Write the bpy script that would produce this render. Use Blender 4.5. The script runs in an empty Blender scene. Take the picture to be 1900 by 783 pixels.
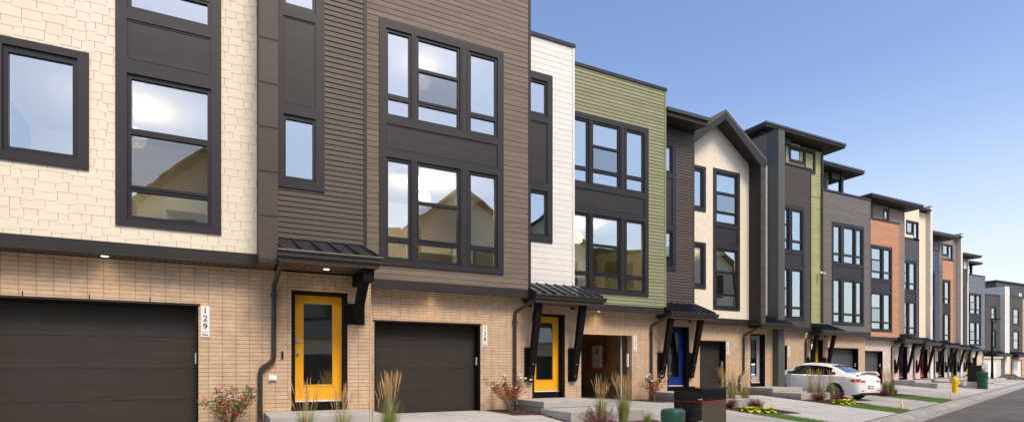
import bpy, bmesh, math, random
from math import sin, cos, radians, pi, sqrt
from mathutils import Vector, Matrix
random.seed(7)
R = random.random
U = random.uniform
scene = bpy.context.scene
col = scene.collection

# ------------------------------------------------------------------ camera
# world: X runs along the facades (to the right and away), Y into the houses, Z up; garage slab is z = 0
cam_d = bpy.data.cameras.new('camera')
cam = bpy.data.objects.new('camera', cam_d)
col.objects.link(cam)
cam.location = (0, 0, 1.11)
YAW = math.atan2(.460, .888)
cam.rotation_euler = (pi / 2, 0, -YAW)
cam_d.sensor_width = 36
cam_d.lens = 1062 / 1900 * 36
cam_d.shift_y = (682 - 391.5) / 1900
cam_d.clip_start = .05
cam_d.clip_end = 3000
scene.camera = cam

# ------------------------------------------------------------------ sky and sun
SUN_AZ = radians(172)
SUN_EL = radians(52)
world = bpy.data.worlds.new('World')
scene.world = world
world.use_nodes = True
wn = world.node_tree
for n in list(wn.nodes): wn.nodes.remove(n)
wo = wn.nodes.new('ShaderNodeOutputWorld')
bg = wn.nodes.new('ShaderNodeBackground')
sky = wn.nodes.new('ShaderNodeTexSky')
sky.sky_type = 'NISHITA'
sky.sun_disc = False
sky.sun_elevation = SUN_EL
sky.sun_rotation = SUN_AZ
sky.air_density = 1.0
sky.dust_density = 1.6
sky.ozone_density = 1.5
bg.inputs[1].default_value = .10
tint = wn.nodes.new('ShaderNodeMix'); tint.data_type = 'RGBA'; tint.blend_type = 'MULTIPLY'; tint.inputs[0].default_value = 1
tint.inputs[7].default_value = (1.10, 1.01, 1.02, 1)
hsv = wn.nodes.new('ShaderNodeHueSaturation'); hsv.inputs['Saturation'].default_value = 1.08; hsv.inputs['Value'].default_value = 1.04
wn.links.new(sky.outputs[0], hsv.inputs['Color']); wn.links.new(hsv.outputs[0], tint.inputs[6]); 
# pale haze low over the far end of the street
tc = wn.nodes.new('ShaderNodeTexCoord'); sx = wn.nodes.new('ShaderNodeSeparateXYZ'); wn.links.new(tc.outputs['Generated'], sx.inputs[0])
def wmath(op, a, b=None, c=None):
    n = wn.nodes.new('ShaderNodeMath'); n.operation = op
    for i, v in enumerate((a, b, c)):
        if v is None: continue
        if isinstance(v, (int, float)): n.inputs[i].default_value = v
        else: wn.links.new(v, n.inputs[i])
    return n.outputs[0]
el = wn.nodes.new('ShaderNodeMapRange'); el.interpolation_type = 'SMOOTHSTEP'; el.inputs[1].default_value = -.05; el.inputs[2].default_value = .50; el.inputs[3].default_value = 1; el.inputs[4].default_value = 0
wn.links.new(sx.outputs[2], el.inputs[0])
az = wn.nodes.new('ShaderNodeMapRange'); az.interpolation_type = 'SMOOTHSTEP'; az.inputs[1].default_value = .1; az.inputs[2].default_value = .98; az.inputs[3].default_value = .12; az.inputs[4].default_value = 1
wn.links.new(sx.outputs[0], az.inputs[0])
wisp = wn.nodes.new('ShaderNodeTexNoise'); wisp.inputs['Scale'].default_value = 1.6; wisp.inputs['Detail'].default_value = 7; wisp.inputs['Distortion'].default_value = .6
wm = wn.nodes.new('ShaderNodeMapping'); wm.inputs['Scale'].default_value = (1, 1, 4); wn.links.new(tc.outputs['Generated'], wm.inputs[0]); wn.links.new(wm.outputs[0], wisp.inputs['Vector'])
wf = wmath('MULTIPLY_ADD', wisp.outputs['Fac'], .35, .80)
hz = wmath('MINIMUM', wmath('MULTIPLY', wmath('MULTIPLY', wmath('POWER', el.outputs[0], 1.5), az.outputs[0]), wf), 1.0)
hm = wn.nodes.new('ShaderNodeMix'); hm.data_type = 'RGBA'; wn.links.new(hz, hm.inputs[0]); wn.links.new(tint.outputs[2], hm.inputs[6]); hm.inputs[7].default_value = (4.6, 4.75, 4.9, 1)
wn.links.new(hm.outputs[2], bg.inputs[0])
wn.links.new(bg.outputs[0], wo.inputs[0])
sd = bpy.data.lights.new('sun', 'SUN')
sd.energy = 1.5
sd.angle = radians(20)
sd.color = (1, .865, .68)
sun = bpy.data.objects.new('sun', sd)
col.objects.link(sun)
dirv = Vector((sin(SUN_AZ) * cos(SUN_EL), cos(SUN_AZ) * cos(SUN_EL), sin(SUN_EL)))
sun.rotation_euler = dirv.to_track_quat('Z', 'Y').to_euler()
sun.location = dirv * 60
scene.view_settings.view_transform = 'Standard'
scene.view_settings.look = 'None'
scene.view_settings.gamma = 1
scene.view_settings.exposure = 1.15
scene.render.engine = 'CYCLES'
scene.cycles.max_bounces = 8
scene.cycles.transparent_max_bounces = 12
scene.render.resolution_x = 1024
scene.render.resolution_y = 421

# ------------------------------------------------------------------ materials
MATS = {}
def nt(name):
    m = bpy.data.materials.new(name)
    m.use_nodes = True
    return m, m.node_tree.nodes, m.node_tree.links, m.node_tree.nodes['Principled BSDF']

def mat(name, c, rough=.6, var=.12, scale=6, stretch=(1, 1, 1), metal=0, spec=.35, bump=0, bscale=40, c2=None, isl=0, wear=0):
    if name in MATS: return MATS[name]
    m, N, L, b = nt(name)
    b.inputs['Roughness'].default_value = rough
    b.inputs['Metallic'].default_value = metal
    b.inputs['Specular IOR Level'].default_value = spec
    g = N.new('ShaderNodeNewGeometry')
    mp = N.new('ShaderNodeMapping'); mp.inputs['Scale'].default_value = stretch
    L.new(g.outputs['Position'], mp.inputs[0])
    n = N.new('ShaderNodeTexNoise'); n.inputs['Scale'].default_value = scale; n.inputs['Detail'].default_value = 6
    n.inputs['Roughness'].default_value = .65
    L.new(mp.outputs[0], n.inputs['Vector'])
    mx = N.new('ShaderNodeMix'); mx.data_type = 'RGBA'
    d = c2 or tuple(x * (1 - 1.6 * var) for x in c)
    e = c if c2 else tuple(min(1, x * (1 + 1.2 * var)) for x in c)
    mx.inputs[6].default_value = (*d, 1); mx.inputs[7].default_value = (*e, 1)
    rmp = N.new('ShaderNodeMapRange'); rmp.inputs[1].default_value = .3; rmp.inputs[2].default_value = .7
    L.new(n.outputs['Fac'], rmp.inputs[0]); L.new(rmp.outputs[0], mx.inputs[0])
    out = mx.outputs[2]
    if isl or 'siding' in name or name == 'cream':
        isl = .018 if name in ('cream', 'white_siding', 'cream_siding', 'cream_sunlit') else (isl or .07)
        mi = N.new('ShaderNodeMapRange'); mi.inputs[3].default_value = 1 - isl * 1.3; mi.inputs[4].default_value = 1 + isl
        L.new(g.outputs['Random Per Island'], mi.inputs[0])
        sc = N.new('ShaderNodeVectorMath'); sc.operation = 'SCALE'; L.new(out, sc.inputs[0]); L.new(mi.outputs[0], sc.inputs['Scale']); out = sc.outputs[0]
    if wear:      # stains, tyre marks and hairline cracks that belong to the surface
        m2 = N.new('ShaderNodeMapping'); m2.inputs['Scale'].default_value = (.9, .22, 1); m2.inputs['Rotation'].default_value = (0, 0, .05); L.new(g.outputs['Position'], m2.inputs[0])
        a = N.new('ShaderNodeTexNoise'); a.inputs['Scale'].default_value = 1.6; a.inputs['Detail'].default_value = 7; a.inputs['Roughness'].default_value = .7; L.new(m2.outputs[0], a.inputs['Vector'])
        ra = N.new('ShaderNodeMapRange'); ra.inputs[1].default_value = .50; ra.inputs[2].default_value = .70; ra.inputs[3].default_value = 1; ra.inputs[4].default_value = 1 - wear; L.new(a.outputs['Fac'], ra.inputs[0])
        v = N.new('ShaderNodeTexVoronoi'); v.feature = 'DISTANCE_TO_EDGE'; v.inputs['Scale'].default_value = .34
        nz = N.new('ShaderNodeTexNoise'); nz.inputs['Scale'].default_value = 2.5; nz.inputs['Detail'].default_value = 5; L.new(g.outputs['Position'], nz.inputs['Vector'])
        ad = N.new('ShaderNodeVectorMath'); ad.operation = 'ADD'; L.new(g.outputs['Position'], ad.inputs[0]); L.new(nz.outputs['Color'], ad.inputs[1]); L.new(ad.outputs[0], v.inputs['Vector'])
        rc = N.new('ShaderNodeMapRange'); rc.inputs[1].default_value = 0; rc.inputs[2].default_value = .0035; rc.inputs[3].default_value = .55; rc.inputs[4].default_value = 1; L.new(v.outputs['Distance'], rc.inputs[0])
        sp = N.new('ShaderNodeTexNoise'); sp.inputs['Scale'].default_value = 3.1; sp.inputs['Detail'].default_value = 3; L.new(g.outputs['Position'], sp.inputs['Vector'])
        rs = N.new('ShaderNodeMapRange'); rs.inputs[1].default_value = .68; rs.inputs[2].default_value = .74; rs.inputs[3].default_value = 1; rs.inputs[4].default_value = 1 - wear * 1.2; L.new(sp.outputs['Fac'], rs.inputs[0])
        p1 = N.new('ShaderNodeMath'); p1.operation = 'MULTIPLY'; L.new(ra.outputs[0], p1.inputs[0]); L.new(rc.outputs[0], p1.inputs[1])
        p2 = N.new('ShaderNodeMath'); p2.operation = 'MULTIPLY'; L.new(p1.outputs[0], p2.inputs[0]); L.new(rs.outputs[0], p2.inputs[1])
        sc = N.new('ShaderNodeVectorMath'); sc.operation = 'SCALE'; L.new(out, sc.inputs[0]); L.new(p2.outputs[0], sc.inputs['Scale']); out = sc.outputs[0]
    L.new(out, b.inputs['Base Color'])
    if bump:
        n2 = N.new('ShaderNodeTexNoise'); n2.inputs['Scale'].default_value = bscale; n2.inputs['Detail'].default_value = 5
        L.new(mp.outputs[0], n2.inputs['Vector'])
        bp = N.new('ShaderNodeBump'); bp.inputs['Strength'].default_value = bump; bp.inputs['Distance'].default_value = .02
        L.new(n2.outputs['Fac'], bp.inputs['Height']); L.new(bp.outputs[0], b.inputs['Normal'])
    MATS[name] = m
    return m

def brick_mat(name, c1, c2, mort):
    m, N, L, b = nt(name)
    b.inputs['Roughness'].default_value = .85
    b.inputs['Specular IOR Level'].default_value = .2
    g = N.new('ShaderNodeNewGeometry')
    sp = N.new('ShaderNodeSeparateXYZ'); L.new(g.outputs['Position'], sp.inputs[0])
    ad = N.new('ShaderNodeMath'); ad.operation = 'ADD'
    L.new(sp.outputs[0], ad.inputs[0]); L.new(sp.outputs[1], ad.inputs[1])
    cb = N.new('ShaderNodeCombineXYZ'); L.new(ad.outputs[0], cb.inputs[0]); L.new(sp.outputs[2], cb.inputs[1])
    # slight wobble of the courses
    wn_ = N.new('ShaderNodeTexNoise'); wn_.inputs['Scale'].default_value = 3.2; wn_.inputs['Detail'].default_value = 2
    L.new(cb.outputs[0], wn_.inputs['Vector'])
    sb = N.new('ShaderNodeVectorMath'); sb.operation = 'SUBTRACT'; sb.inputs[1].default_value = (.5, .5, .5)
    L.new(wn_.outputs['Color'], sb.inputs[0])
    sc = N.new('ShaderNodeVectorMath'); sc.operation = 'SCALE'; sc.inputs['Scale'].default_value = .012
    L.new(sb.outputs[0], sc.inputs[0])
    av = N.new('ShaderNodeVectorMath'); av.operation = 'ADD'
    L.new(cb.outputs[0], av.inputs[0]); L.new(sc.outputs[0], av.inputs[1])
    def bt():
        t = N.new('ShaderNodeTexBrick')
        t.offset = 0; t.squash = 1
        t.inputs['Scale'].default_value = 1
        t.inputs['Mortar Size'].default_value = .0055
        t.inputs['Mortar Smooth'].default_value = .3
        t.inputs['Bias'].default_value = 0
        t.inputs['Brick Width'].default_value = .221
        t.inputs['Row Height'].default_value = .0735
        L.new(av.outputs[0], t.inputs['Vector'])
        return t
    t = bt()
    t.inputs['Color1'].default_value = (*c1, 1); t.inputs['Color2'].default_value = (*c2, 1); t.inputs['Mortar'].default_value = (*mort, 1)
    # dark patchy joints and soft staining
    n = N.new('ShaderNodeTexNoise'); n.inputs['Scale'].default_value = 5; n.inputs['Detail'].default_value = 8; n.inputs['Roughness'].default_value = .7
    L.new(cb.outputs[0], n.inputs['Vector'])
    mr = N.new('ShaderNodeMapRange'); mr.inputs[1].default_value = .3; mr.inputs[2].default_value = .72; mr.inputs[3].default_value = .80; mr.inputs[4].default_value = 1.14
    L.new(n.outputs['Fac'], mr.inputs[0])
    mu = N.new('ShaderNodeVectorMath'); mu.operation = 'SCALE'
    L.new(t.outputs['Color'], mu.inputs[0]); L.new(mr.outputs[0], mu.inputs['Scale'])
    L.new(mu.outputs[0], b.inputs['Base Color'])
    iv = N.new('ShaderNodeMath'); iv.operation = 'MULTIPLY'; iv.inputs[1].default_value = -1
    L.new(t.outputs['Fac'], iv.inputs[0])
    nb = N.new('ShaderNodeTexNoise'); nb.inputs['Scale'].default_value = 60; nb.inputs['Detail'].default_value = 4
    L.new(cb.outputs[0], nb.inputs['Vector'])
    ma = N.new('ShaderNodeMath'); ma.operation = 'MULTIPLY_ADD'; ma.inputs[1].default_value = .35
    L.new(nb.outputs['Fac'], ma.inputs[0]); L.new(iv.outputs[0], ma.inputs[2])
    bp = N.new('ShaderNodeBump'); bp.inputs['Strength'].default_value = .8; bp.inputs['Distance'].default_value = .008
    L.new(ma.outputs[0], bp.inputs['Height']); L.new(bp.outputs[0], b.inputs['Normal'])
    MATS[name] = m
    return m

def glass_mat(name, refl, tint, wav=.09):
    m, N, L, b = nt(name)
    N.remove(b)
    out = [n for n in N if n.type == 'OUTPUT_MATERIAL'][0]
    gl = N.new('ShaderNodeBsdfGlossy'); gl.inputs['Roughness'].default_value = .015; gl.inputs['Color'].default_value = (.86, .95, .97, 1)
    tr = N.new('ShaderNodeBsdfTransparent'); tr.inputs[0].default_value = (*tint, 1)
    lw = N.new('ShaderNodeLayerWeight'); lw.inputs[0].default_value = .35
    mr = N.new('ShaderNodeMapRange'); mr.inputs[3].default_value = refl; mr.inputs[4].default_value = 1
    L.new(lw.outputs['Facing'], mr.inputs[0])
    n = N.new('ShaderNodeTexNoise'); n.inputs['Scale'].default_value = 1.3; n.inputs['Detail'].default_value = 1
    g = N.new('ShaderNodeNewGeometry'); L.new(g.outputs['Position'], n.inputs['Vector'])
    bp = N.new('ShaderNodeBump'); bp.inputs['Strength'].default_value = wav; bp.inputs['Distance'].default_value = .02
    L.new(n.outputs['Fac'], bp.inputs['Height']); L.new(bp.outputs[0], gl.inputs['Normal'])
    mx = N.new('ShaderNodeMixShader')
    L.new(mr.outputs[0], mx.inputs[0]); L.new(tr.outputs[0], mx.inputs[1]); L.new(gl.outputs[0], mx.inputs[2])
    L.new(mx.outputs[0], out.inputs[0])
    MATS[name] = m
    return m

def emit_mat(name, c, s):
    m, N, L, b = nt(name)
    b.inputs['Base Color'].default_value = (*c, 1)
    b.inputs['Emission Color'].default_value = (*c, 1); b.inputs['Emission Strength'].default_value = s
    MATS[name] = m
    return m

def solid(name, c, rough=.5, metal=0, spec=.5, coat=0):
    if name in MATS: return MATS[name]
    m, N, L, b = nt(name)
    b.inputs['Base Color'].default_value = (*c, 1); b.inputs['Roughness'].default_value = rough
    b.inputs['Metallic'].default_value = metal; b.inputs['Specular IOR Level'].default_value = spec
    b.inputs['Coat Weight'].default_value = coat; b.inputs['Coat Roughness'].default_value = .05
    MATS[name] = m
    return m

brick_mat('brick', (.60, .438, .290), (.555, .40, .260), (.34, .245, .165))
brick_mat('brick_pale', (.70, .58, .50), (.62, .50, .42), (.42, .33, .26))
mat('hall', (.62, .58, .44), .8, .05, 1)
mat('cream', (.75, .68, .535), .7, .025, 3, bump=.04, bscale=60)
mat('cream_gap', (.34, .25, .16), .8, .05, 5)
mat('white_siding', (.72, .71, .66), .6, .03, 4)
mat('dark_siding', (.066, .052, .042), .55, .10, 3, (1, 1, 12), bump=.1, bscale=20)
mat('wood_siding', (.165, .132, .096), .6, .26, 2.2, (.7, .7, 34), bump=.2, bscale=12)
mat('green_siding', (.235, .24, .13), .6, .05, 3)
mat('lime_siding', (.36, .37, .18), .6, .05, 3)
mat('grey_siding', (.15, .137, .122), .6, .10, 3, (1, 1, 12))
mat('slate_siding', (.075, .076, .080), .6, .10, 3, (1, 1, 12))
mat('navy_siding', (.06, .08, .125), .6, .10, 3, (1, 1, 12))
mat('blue_grey_siding', (.16, .175, .21), .6, .10, 3, (1, 1, 12))
mat('cream_sunlit', (.86, .78, .62), .6, .03, 5)  # cream brightened to stand in for sun on the fronts across the street
mat('orange_siding', (.50, .245, .135), .6, .18, 2.5, (.7, .7, 30))
mat('taupe_siding', (.25, .205, .165), .6, .12, 3, (1, 1, 14))
mat('cream_siding', (.76, .66, .50), .6, .05, 3)
mat('trim', (.021, .019, .021), .5, .10, 2.5, (1, 1, 10), bump=.1, bscale=14)
mat('frame_dark', (.015, .014, .016), .4, .08, 3)
mat('panel_dark', (.026, .023, .023), .5, .2, 2.0, (.5, .5, 9))
mat('fascia', (.026, .022, .020), .5, .15, 2, (.5, .5, 8))
mat('soffit', (.13, .08, .045), .6, .15, 4, (6, .4, 1))
mat('soffit_dark', (.04, .03, .024), .6, .15, 4)
mat('roof_metal', (.006, .009, .020), .30, .1, 3, spec=.35)
mat('gutter', (.035, .030, .025), .35, .1, 3, spec=.6)
mat('gutter_face', (.12, .095, .065), .45, .08, 3)
mat('post_dark', (.009, .008, .007), .75, .2, 4, (1, 1, 4), spec=.12)
mat('fin_grey', (.085, .092, .085)
, .6, .06, 3)
mat('hood_side', (.030, .025, .022), .6, .06, 3)
mat('fin_pale', (.68, .66, .60), .7, .05, 2)
mat('garage_dark', (.030, .025, .020), .6, .13, 2.2, (.6, .6, 16), bump=.15, bscale=10)
mat('garage_grey', (.07, .068, .07), .5, .10, 2, (.6, .6, 10))
mat('concrete', (.37, .36, .335), .8, .14, 1.1, bump=.25, bscale=70, wear=.22)
mat('concrete_new', (.45, .44, .42), .75, .10, 1.3, bump=.2, bscale=70, wear=.16)
mat('concrete_step', (.40, .385, .355), .8, .1, 2.5, bump=.25, bscale=60)
mat('kerb', (.34, .32, .29), .85, .18, 1.5, bump=.3, bscale=50, wear=.25)
mat('asphalt', (.125, .115, .105), .9, .22, 1.2, bump=.5, bscale=140, wear=.3)
mat('soil', (.05, .034, .024), .95, .4, 8, bump=.6, bscale=30)
mat('mulch', (.085, .045, .03), .9, .5, 14)
mat('grass_ground', (.09, .17, .03), .9, .3, 5)
mat('grass_blade', (.155, .27, .04), .6, .3, 3)
mat('roof_shingle', (.10, .09, .08), .9, .2, 6, bump=.5, bscale=40)
mat('interior', (.66, .62, .54), .8, .03, 1)
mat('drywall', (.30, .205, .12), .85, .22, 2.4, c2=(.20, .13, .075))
mat('plywood', (.30, .12, .05), .7, .3, 3, (1, 5, 1))
solid('panel_grey', (.55, .52, .46), .45)
solid('white_paint', (.80, .80, .78), .4)
solid('black', (.008, .008, .009), .5)
solid('black_gloss', (.008, .006, .004), .10, 0, .45)
mat('granular', (.075, .055, .032), .45, .6, 60, spec=.4)
solid('red_line', (.55, .02, .03), .4)
solid('yellow_door', (.90, .43, .018), .35)
solid('blue_door', (.012, .028, .20), .35)
solid('lilac_door', (.42, .37, .41), .35)
solid('red_door', (.65, .02, .03), .35)
solid('purple_door', (.10, .03, .12), .35)
solid('dark_door', (.05, .05, .06), .35)
solid('chrome', (.62, .62, .62), .25, .4)
mat('green_box', (.022, .075, .05), .45, .12, 4)
mat('hydrant_yellow', (.85, .52, .02), .5, .15, 9)
mat('stake', (.80, .62, .45), .8, .1, 9)
solid('orange_paint', (.75, .2, .07), .6)
solid('car_white', (.84, .84, .82), .25, 0, .6, 1)
solid('car_black', (.012, .012, .013), .35)
solid('tyre', (.02, .02, .02), .75)
solid('rim', (.50, .50, .52), .35, .2)
solid('tail_red', (.55, .02, .02), .12, 0, .8, 1)
solid('tail_amber', (.85, .25, .05), .15, 0, .8, 1)
solid('plate', (.65, .66, .66), .4)
mat('leaf_green', (.10, .17, .035), .55, .35, 9)
mat('leaf_red', (.35, .06, .035), .55, .4, 9)
mat('leaf_burgundy', (.14, .018, .028), .55, .5, 12)
mat('leaf_lime', (.50, .52, .035), .5, .25, 6)
mat('reed_green', (.20, .28, .05), .6, .3, 4)
mat('reed_straw', (.48, .36, .16), .7, .25, 5)
mat('plume', (.58, .36, .15), .8, .25, 8)
mat('stem', (.17, .12, .06), .8, .3, 8)
solid('petal_pink', (.82, .30, .38), .5)
solid('petal_white', (.85, .80, .76), .5)
mat('terracotta', (.20, .15, .12), .7, .1, 4)
mat('dirt', (.11, .085, .06), .95, .4, 1.5, bump=.8, bscale=12)
mat('olive_wall', (.075, .073, .062), .7, .1, 3)
mat('meter_grey', (.3, .3, .3), .5, .05, 3)
mat('stone_pale', (.62, .55, .44), .8, .08, 2)
glass_mat('glass', .24, (.84, .86, .84))
glass_mat('glass_screen', .10, (.50, .50, .49), .15)
glass_mat('glass_door', .52, (.85, .85, .74), .08)
glass_mat('glass_car', .07, (.05, .055, .055), 0)
emit_mat('lamp_white', (1, .93, .80), 1.3)
M_ = MATS

# ------------------------------------------------------------------ mesh builder
class MB:
    def __init__(s): s.v = []; s.f = []; s.m = []; s.mi = 0; s.mats = []
    def use(s, name):
        if name not in s.mats: s.mats.append(name)
        s.mi = s.mats.index(name); return s
    def face(s, pts):
        n = len(s.v); s.v += [tuple(p) for p in pts]; s.f.append(list(range(n, n + len(pts)))); s.m.append(s.mi)
    def hexa(s, p):   # p: 4 bottom points ccw, 4 top points
        n = len(s.v); s.v += [tuple(q) for q in p]
        for q in ((0, 3, 2, 1), (4, 5, 6, 7), (0, 1, 5, 4), (1, 2, 6, 5), (2, 3, 7, 6), (3, 0, 4, 7)):
            s.f.append([n + i for i in q]); s.m.append(s.mi)
    def box(s, x0, x1, y0, y1, z0, z1):
        s.hexa([(x0, y0, z0), (x1, y0, z0), (x1, y1, z0), (x0, y1, z0), (x0, y0, z1), (x1, y0, z1), (x1, y1, z1), (x0, y1, z1)])
    def tube(s, path, r, n=8, cap=True, twist=None):
        P = [Vector(p) for p in path]; rs = r if isinstance(r, (list, tuple)) else [r] * len(P)
        base = len(s.v); prev = None
        for i, p in enumerate(P):
            d = ((P[min(i + 1, len(P) - 1)] - P[max(i - 1, 0)])).normalized()
            a = Vector((0, 0, 1)) if abs(d.z) < .95 else Vector((1, 0, 0))
            if prev is None: x = d.cross(a).normalized()
            else:
                x = (prev - d * prev.dot(d)).normalized()
            prev = x; y = d.cross(x)
            off = twist if twist is not None else 0
            for k in range(n):
                t = 2 * pi * k / n + off
                s.v.append(tuple(p + (x * cos(t) + y * sin(t)) * rs[i]))
        for i in range(len(P) - 1):
            for k in range(n):
                a0 = base + i * n + k; b0 = base + i * n + (k + 1) % n
                s.f.append([a0, b0, b0 + n, a0 + n]); s.m.append(s.mi)
        if cap:
            s.f.append([base + k for k in range(n)][::-1]); s.m.append(s.mi)
            s.f.append([base + (len(P) - 1) * n + k for k in range(n)]); s.m.append(s.mi)
    def lathe(s, prof, c, n=20, axis='z'):
        base = len(s.v)
        for (r, z) in prof:
            for k in range(n):
                t = 2 * pi * k / n
                if axis == 'z': s.v.append((c[0] + r * cos(t), c[1] + r * sin(t), c[2] + z))
                elif axis == 'x': s.v.append((c[0] + z, c[1] + r * cos(t), c[2] + r * sin(t)))
                else: s.v.append((c[0] + r * cos(t), c[1] + z, c[2] + r * sin(t)))
        for i in range(len(prof) - 1):
            for k in range(n):
                a0 = base + i * n + k; b0 = base + i * n + (k + 1) % n
                s.f.append([a0, b0, b0 + n, a0 + n]); s.m.append(s.mi)
        s.f.append([base + k for k in range(n)]); s.m.append(s.mi)
        s.f.append([base + (len(prof) - 1) * n + k for k in range(n)]); s.m.append(s.mi)
    def build(s, name, mats=None, parent=None, smooth=False, bevel=0, fixn=False):
        if not s.f: return None
        me = bpy.data.meshes.new(name)
        o = Vector((0, 0, 0))
        if parent is not None:
            o = ORG.get(parent.name, Vector((0, 0, 0)))
        me.from_pydata([(v[0] - o.x, v[1] - o.y, v[2] - o.z) for v in s.v], [], s.f)
        names = s.mats if s.mats else ([mats] if isinstance(mats, str) else mats)
        for n in names: me.materials.append(M_[n])
        for p, i in zip(me.polygons, s.m):
            p.material_index = i; p.use_smooth = smooth
        if fixn:
            bm = bmesh.new(); bm.from_mesh(me); bmesh.ops.remove_doubles(bm, verts=bm.verts, dist=.0002)
            bmesh.ops.recalc_face_normals(bm, faces=bm.faces); bm.to_mesh(me); bm.free()
            for p in me.polygons: p.use_smooth = smooth
        ob = bpy.data.objects.new(name, me)
        col.objects.link(ob)
        if parent is not None:
            ob.parent = parent
            ORG[ob.name] = o
        if bevel:
            bv = ob.modifiers.new('bevel', 'BEVEL'); bv.width = bevel; bv.segments = 2; bv.limit_method = 'ANGLE'
        return ob
ORG = {}

def tag(o, label=None, cat=None, group=None, kind=None):
    if label: o['label'] = label
    if cat: o['category'] = cat
    if group: o['group'] = group
    if kind: o['kind'] = kind
    return o
def thing(name, loc, label, cat, group=None):
    o = bpy.data.objects.new(name, None); col.objects.link(o)
    o.empty_display_size = .3
    o.location = loc; ORG[o.name] = Vector(loc)
    return tag(o, label, cat, group)

def cells(x0, x1, z0, z1, holes):
    """the rectangle minus the holes, as rectangles"""
    hs = [(max(a, x0), min(b, x1), max(c, z0), min(d, z1)) for a, b, c, d in holes if a < x1 and b > x0 and c < z1 and d > z0]
    zs = sorted(set([z0, z1] + [h[2] for h in hs] + [h[3] for h in hs]))
    out = []
    for a, b in zip(zs[:-1], zs[1:]):
        if b - a < 1e-5: continue
        iv = sorted((h[0], h[1]) for h in hs if h[2] < b - 1e-6 and h[3] > a + 1e-6)
        x = x0
        for (p, q) in iv:
            if p > x + 1e-5: out.append((x, p, a, b))
            x = max(x, q)
        if x < x1 - 1e-5: out.append((x, x1, a, b))
    return out

def wall(m, x0, x1, y0, y1, z0, z1, holes=()):
    for a, b, c, d in cells(x0, x1, z0, z1, holes): m.box(a, b, y0, y1, c, d)

LR = random.Random(11)
def lap(m, x0, x1, z0, z1, Y, e, d, holes=(), back=.12):
    """lapped boards: every board leans out at its lower edge"""
    for a, b, c, g in cells(x0, x1, z0, z1, holes):
        k = math.floor(c / e - 1e-6)
        while k * e < g - 1e-6:
            zb = k * e; za = max(c, zb); zt = min(g, zb + e)
            if zt - za > 1e-4:
                ya = Y - d * (1 - (za - zb) / e); yt = Y - d * (1 - (zt - zb) / e)
                cut = [a]; x = a + LR.uniform(.8, 3.6)
                while x < b - .5: cut.append(x); x += LR.uniform(2.4, 3.7)
                cut.append(b)
                for q0, q1 in zip(cut[:-1], cut[1:]):
                    dy = LR.uniform(0, .0015); e0 = q0 + (.0015 if q0 > a else 0); e1 = q1 - (.0015 if q1 < b else 0)
                    m.face([(e0, ya - dy, za), (e1, ya - dy, za), (e1, yt - dy, zt), (e0, yt - dy, zt)])
                if za == zb: m.face([(a, Y, za), (b, Y, za), (b, ya, za), (a, ya, za)])
                m.face([(a, Y + .001, za), (a, ya, za), (a, yt, zt)])
                m.face([(b, Y + .001, za), (b, ya, za), (b, yt, zt)])
            k += 1
        m.box(a, b, Y + .002, Y + back, c, g)

def shingles(m, x0, x1, z0, z1, Y, holes=(), e=.155):
    rnd = random.Random(int(x0 * 100) + 5)
    cs = cells(x0, x1, z0, z1, holes)
    k0 = int(math.floor(z0 / e)); k1 = int(math.ceil(z1 / e))
    for k in range(k0, k1 + 1):
        x = x0 - rnd.uniform(0, .2); alt = rnd.random() < .5
        while x < x1:
            w = rnd.choice((.13, .17, .21, .25, .30))
            j = .032 if alt else 0
            if rnd.random() < .8: alt = not alt
            zb = k * e - j; zt = zb + e + .05
            a0, b0 = x + .003, x + w - .003
            for a, b, c, d in cs:
                p, q = max(a0, a), min(b0, b); r, s_ = max(zb, c), min(zt, d)
                if q - p > .002 and s_ - r > .002:
                    yo = lambda z: Y - .006 + .0045 * (z - zb) / (e + .05)
                    m.face([(p, yo(r), r), (q, yo(r), r), (q, yo(s_), s_), (p, yo(s_), s_)])
                    m.face([(p, Y, r), (q, Y, r), (q, yo(r), r), (p, yo(r), r)])
                    m.face([(p, Y, r), (p, yo(r), r), (p, yo(s_), s_), (p, Y, s_)])
                    m.face([(q, Y, r), (q, yo(r), r), (q, yo(s_), s_), (q, Y, s_)])
            x += w
    m.use('cream_gap')
    for a, b, c, d in cs: m.box(a, b, Y + .001, Y + .12, c, d)

def clad(m, kind, x0, x1, z0, z1, Y, holes=()):
    if kind == 'cream': m.use('cream'); shingles(m, x0, x1, z0, z1, Y, holes)
    else:
        m.use(kind)
        e, d = {'dark_siding': (.104, .016), 'green_siding': (.115, .016), 'lime_siding': (.12, .018), 'wood_siding': (.132, .008), 'white_siding': (.155, .005),
                'cream_siding': (.15, .008), 'orange_siding': (.15, .012), 'grey_siding': (.13, .014)}.get(kind, (.13, .018))
        lap(m, x0, x1, z0, z1, Y, e, d, holes)

# ------------------------------------------------------------------ windows
def window(root, rect, panes, Y, screen=(), name='window'):
    """a sash frame with its panes; glass is one sub-part"""
    x0, x1, z0, z1 = rect
    m = MB().use('frame_dark')
    wall(m, x0, x1, Y + .0, Y + .07, z0, z1, panes)
    for i in screen:      # the opening sash stands forward a little
        a, b, c, d = panes[i]
        wall(m, a - .03, b + .03, Y - .014, Y + .001, c - .045, d + .03, [(a, b, c, d)])
    w = m.build(name, parent=root)
    g = MB()
    for i, (a, b, c, d) in enumerate(panes):
        g.use('glass_screen' if i in screen else 'glass')
        y = Y + (.028 if i in screen else .042)
        g.box(a, b, y, y + .006, c, d)
    g.build('pane', parent=w)
    s_ = MB().use('white_paint')
    for i, (a, b, c, d) in enumerate(panes):
        if i not in screen: wall(s_, a - .002, b + .002, Y + .05, Y + .068, c - .002, d + .002, [(a + .016, b - .016, c + .012, d - .02)])
    s_.build('glazing_bead', parent=w)
    return w

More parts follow.
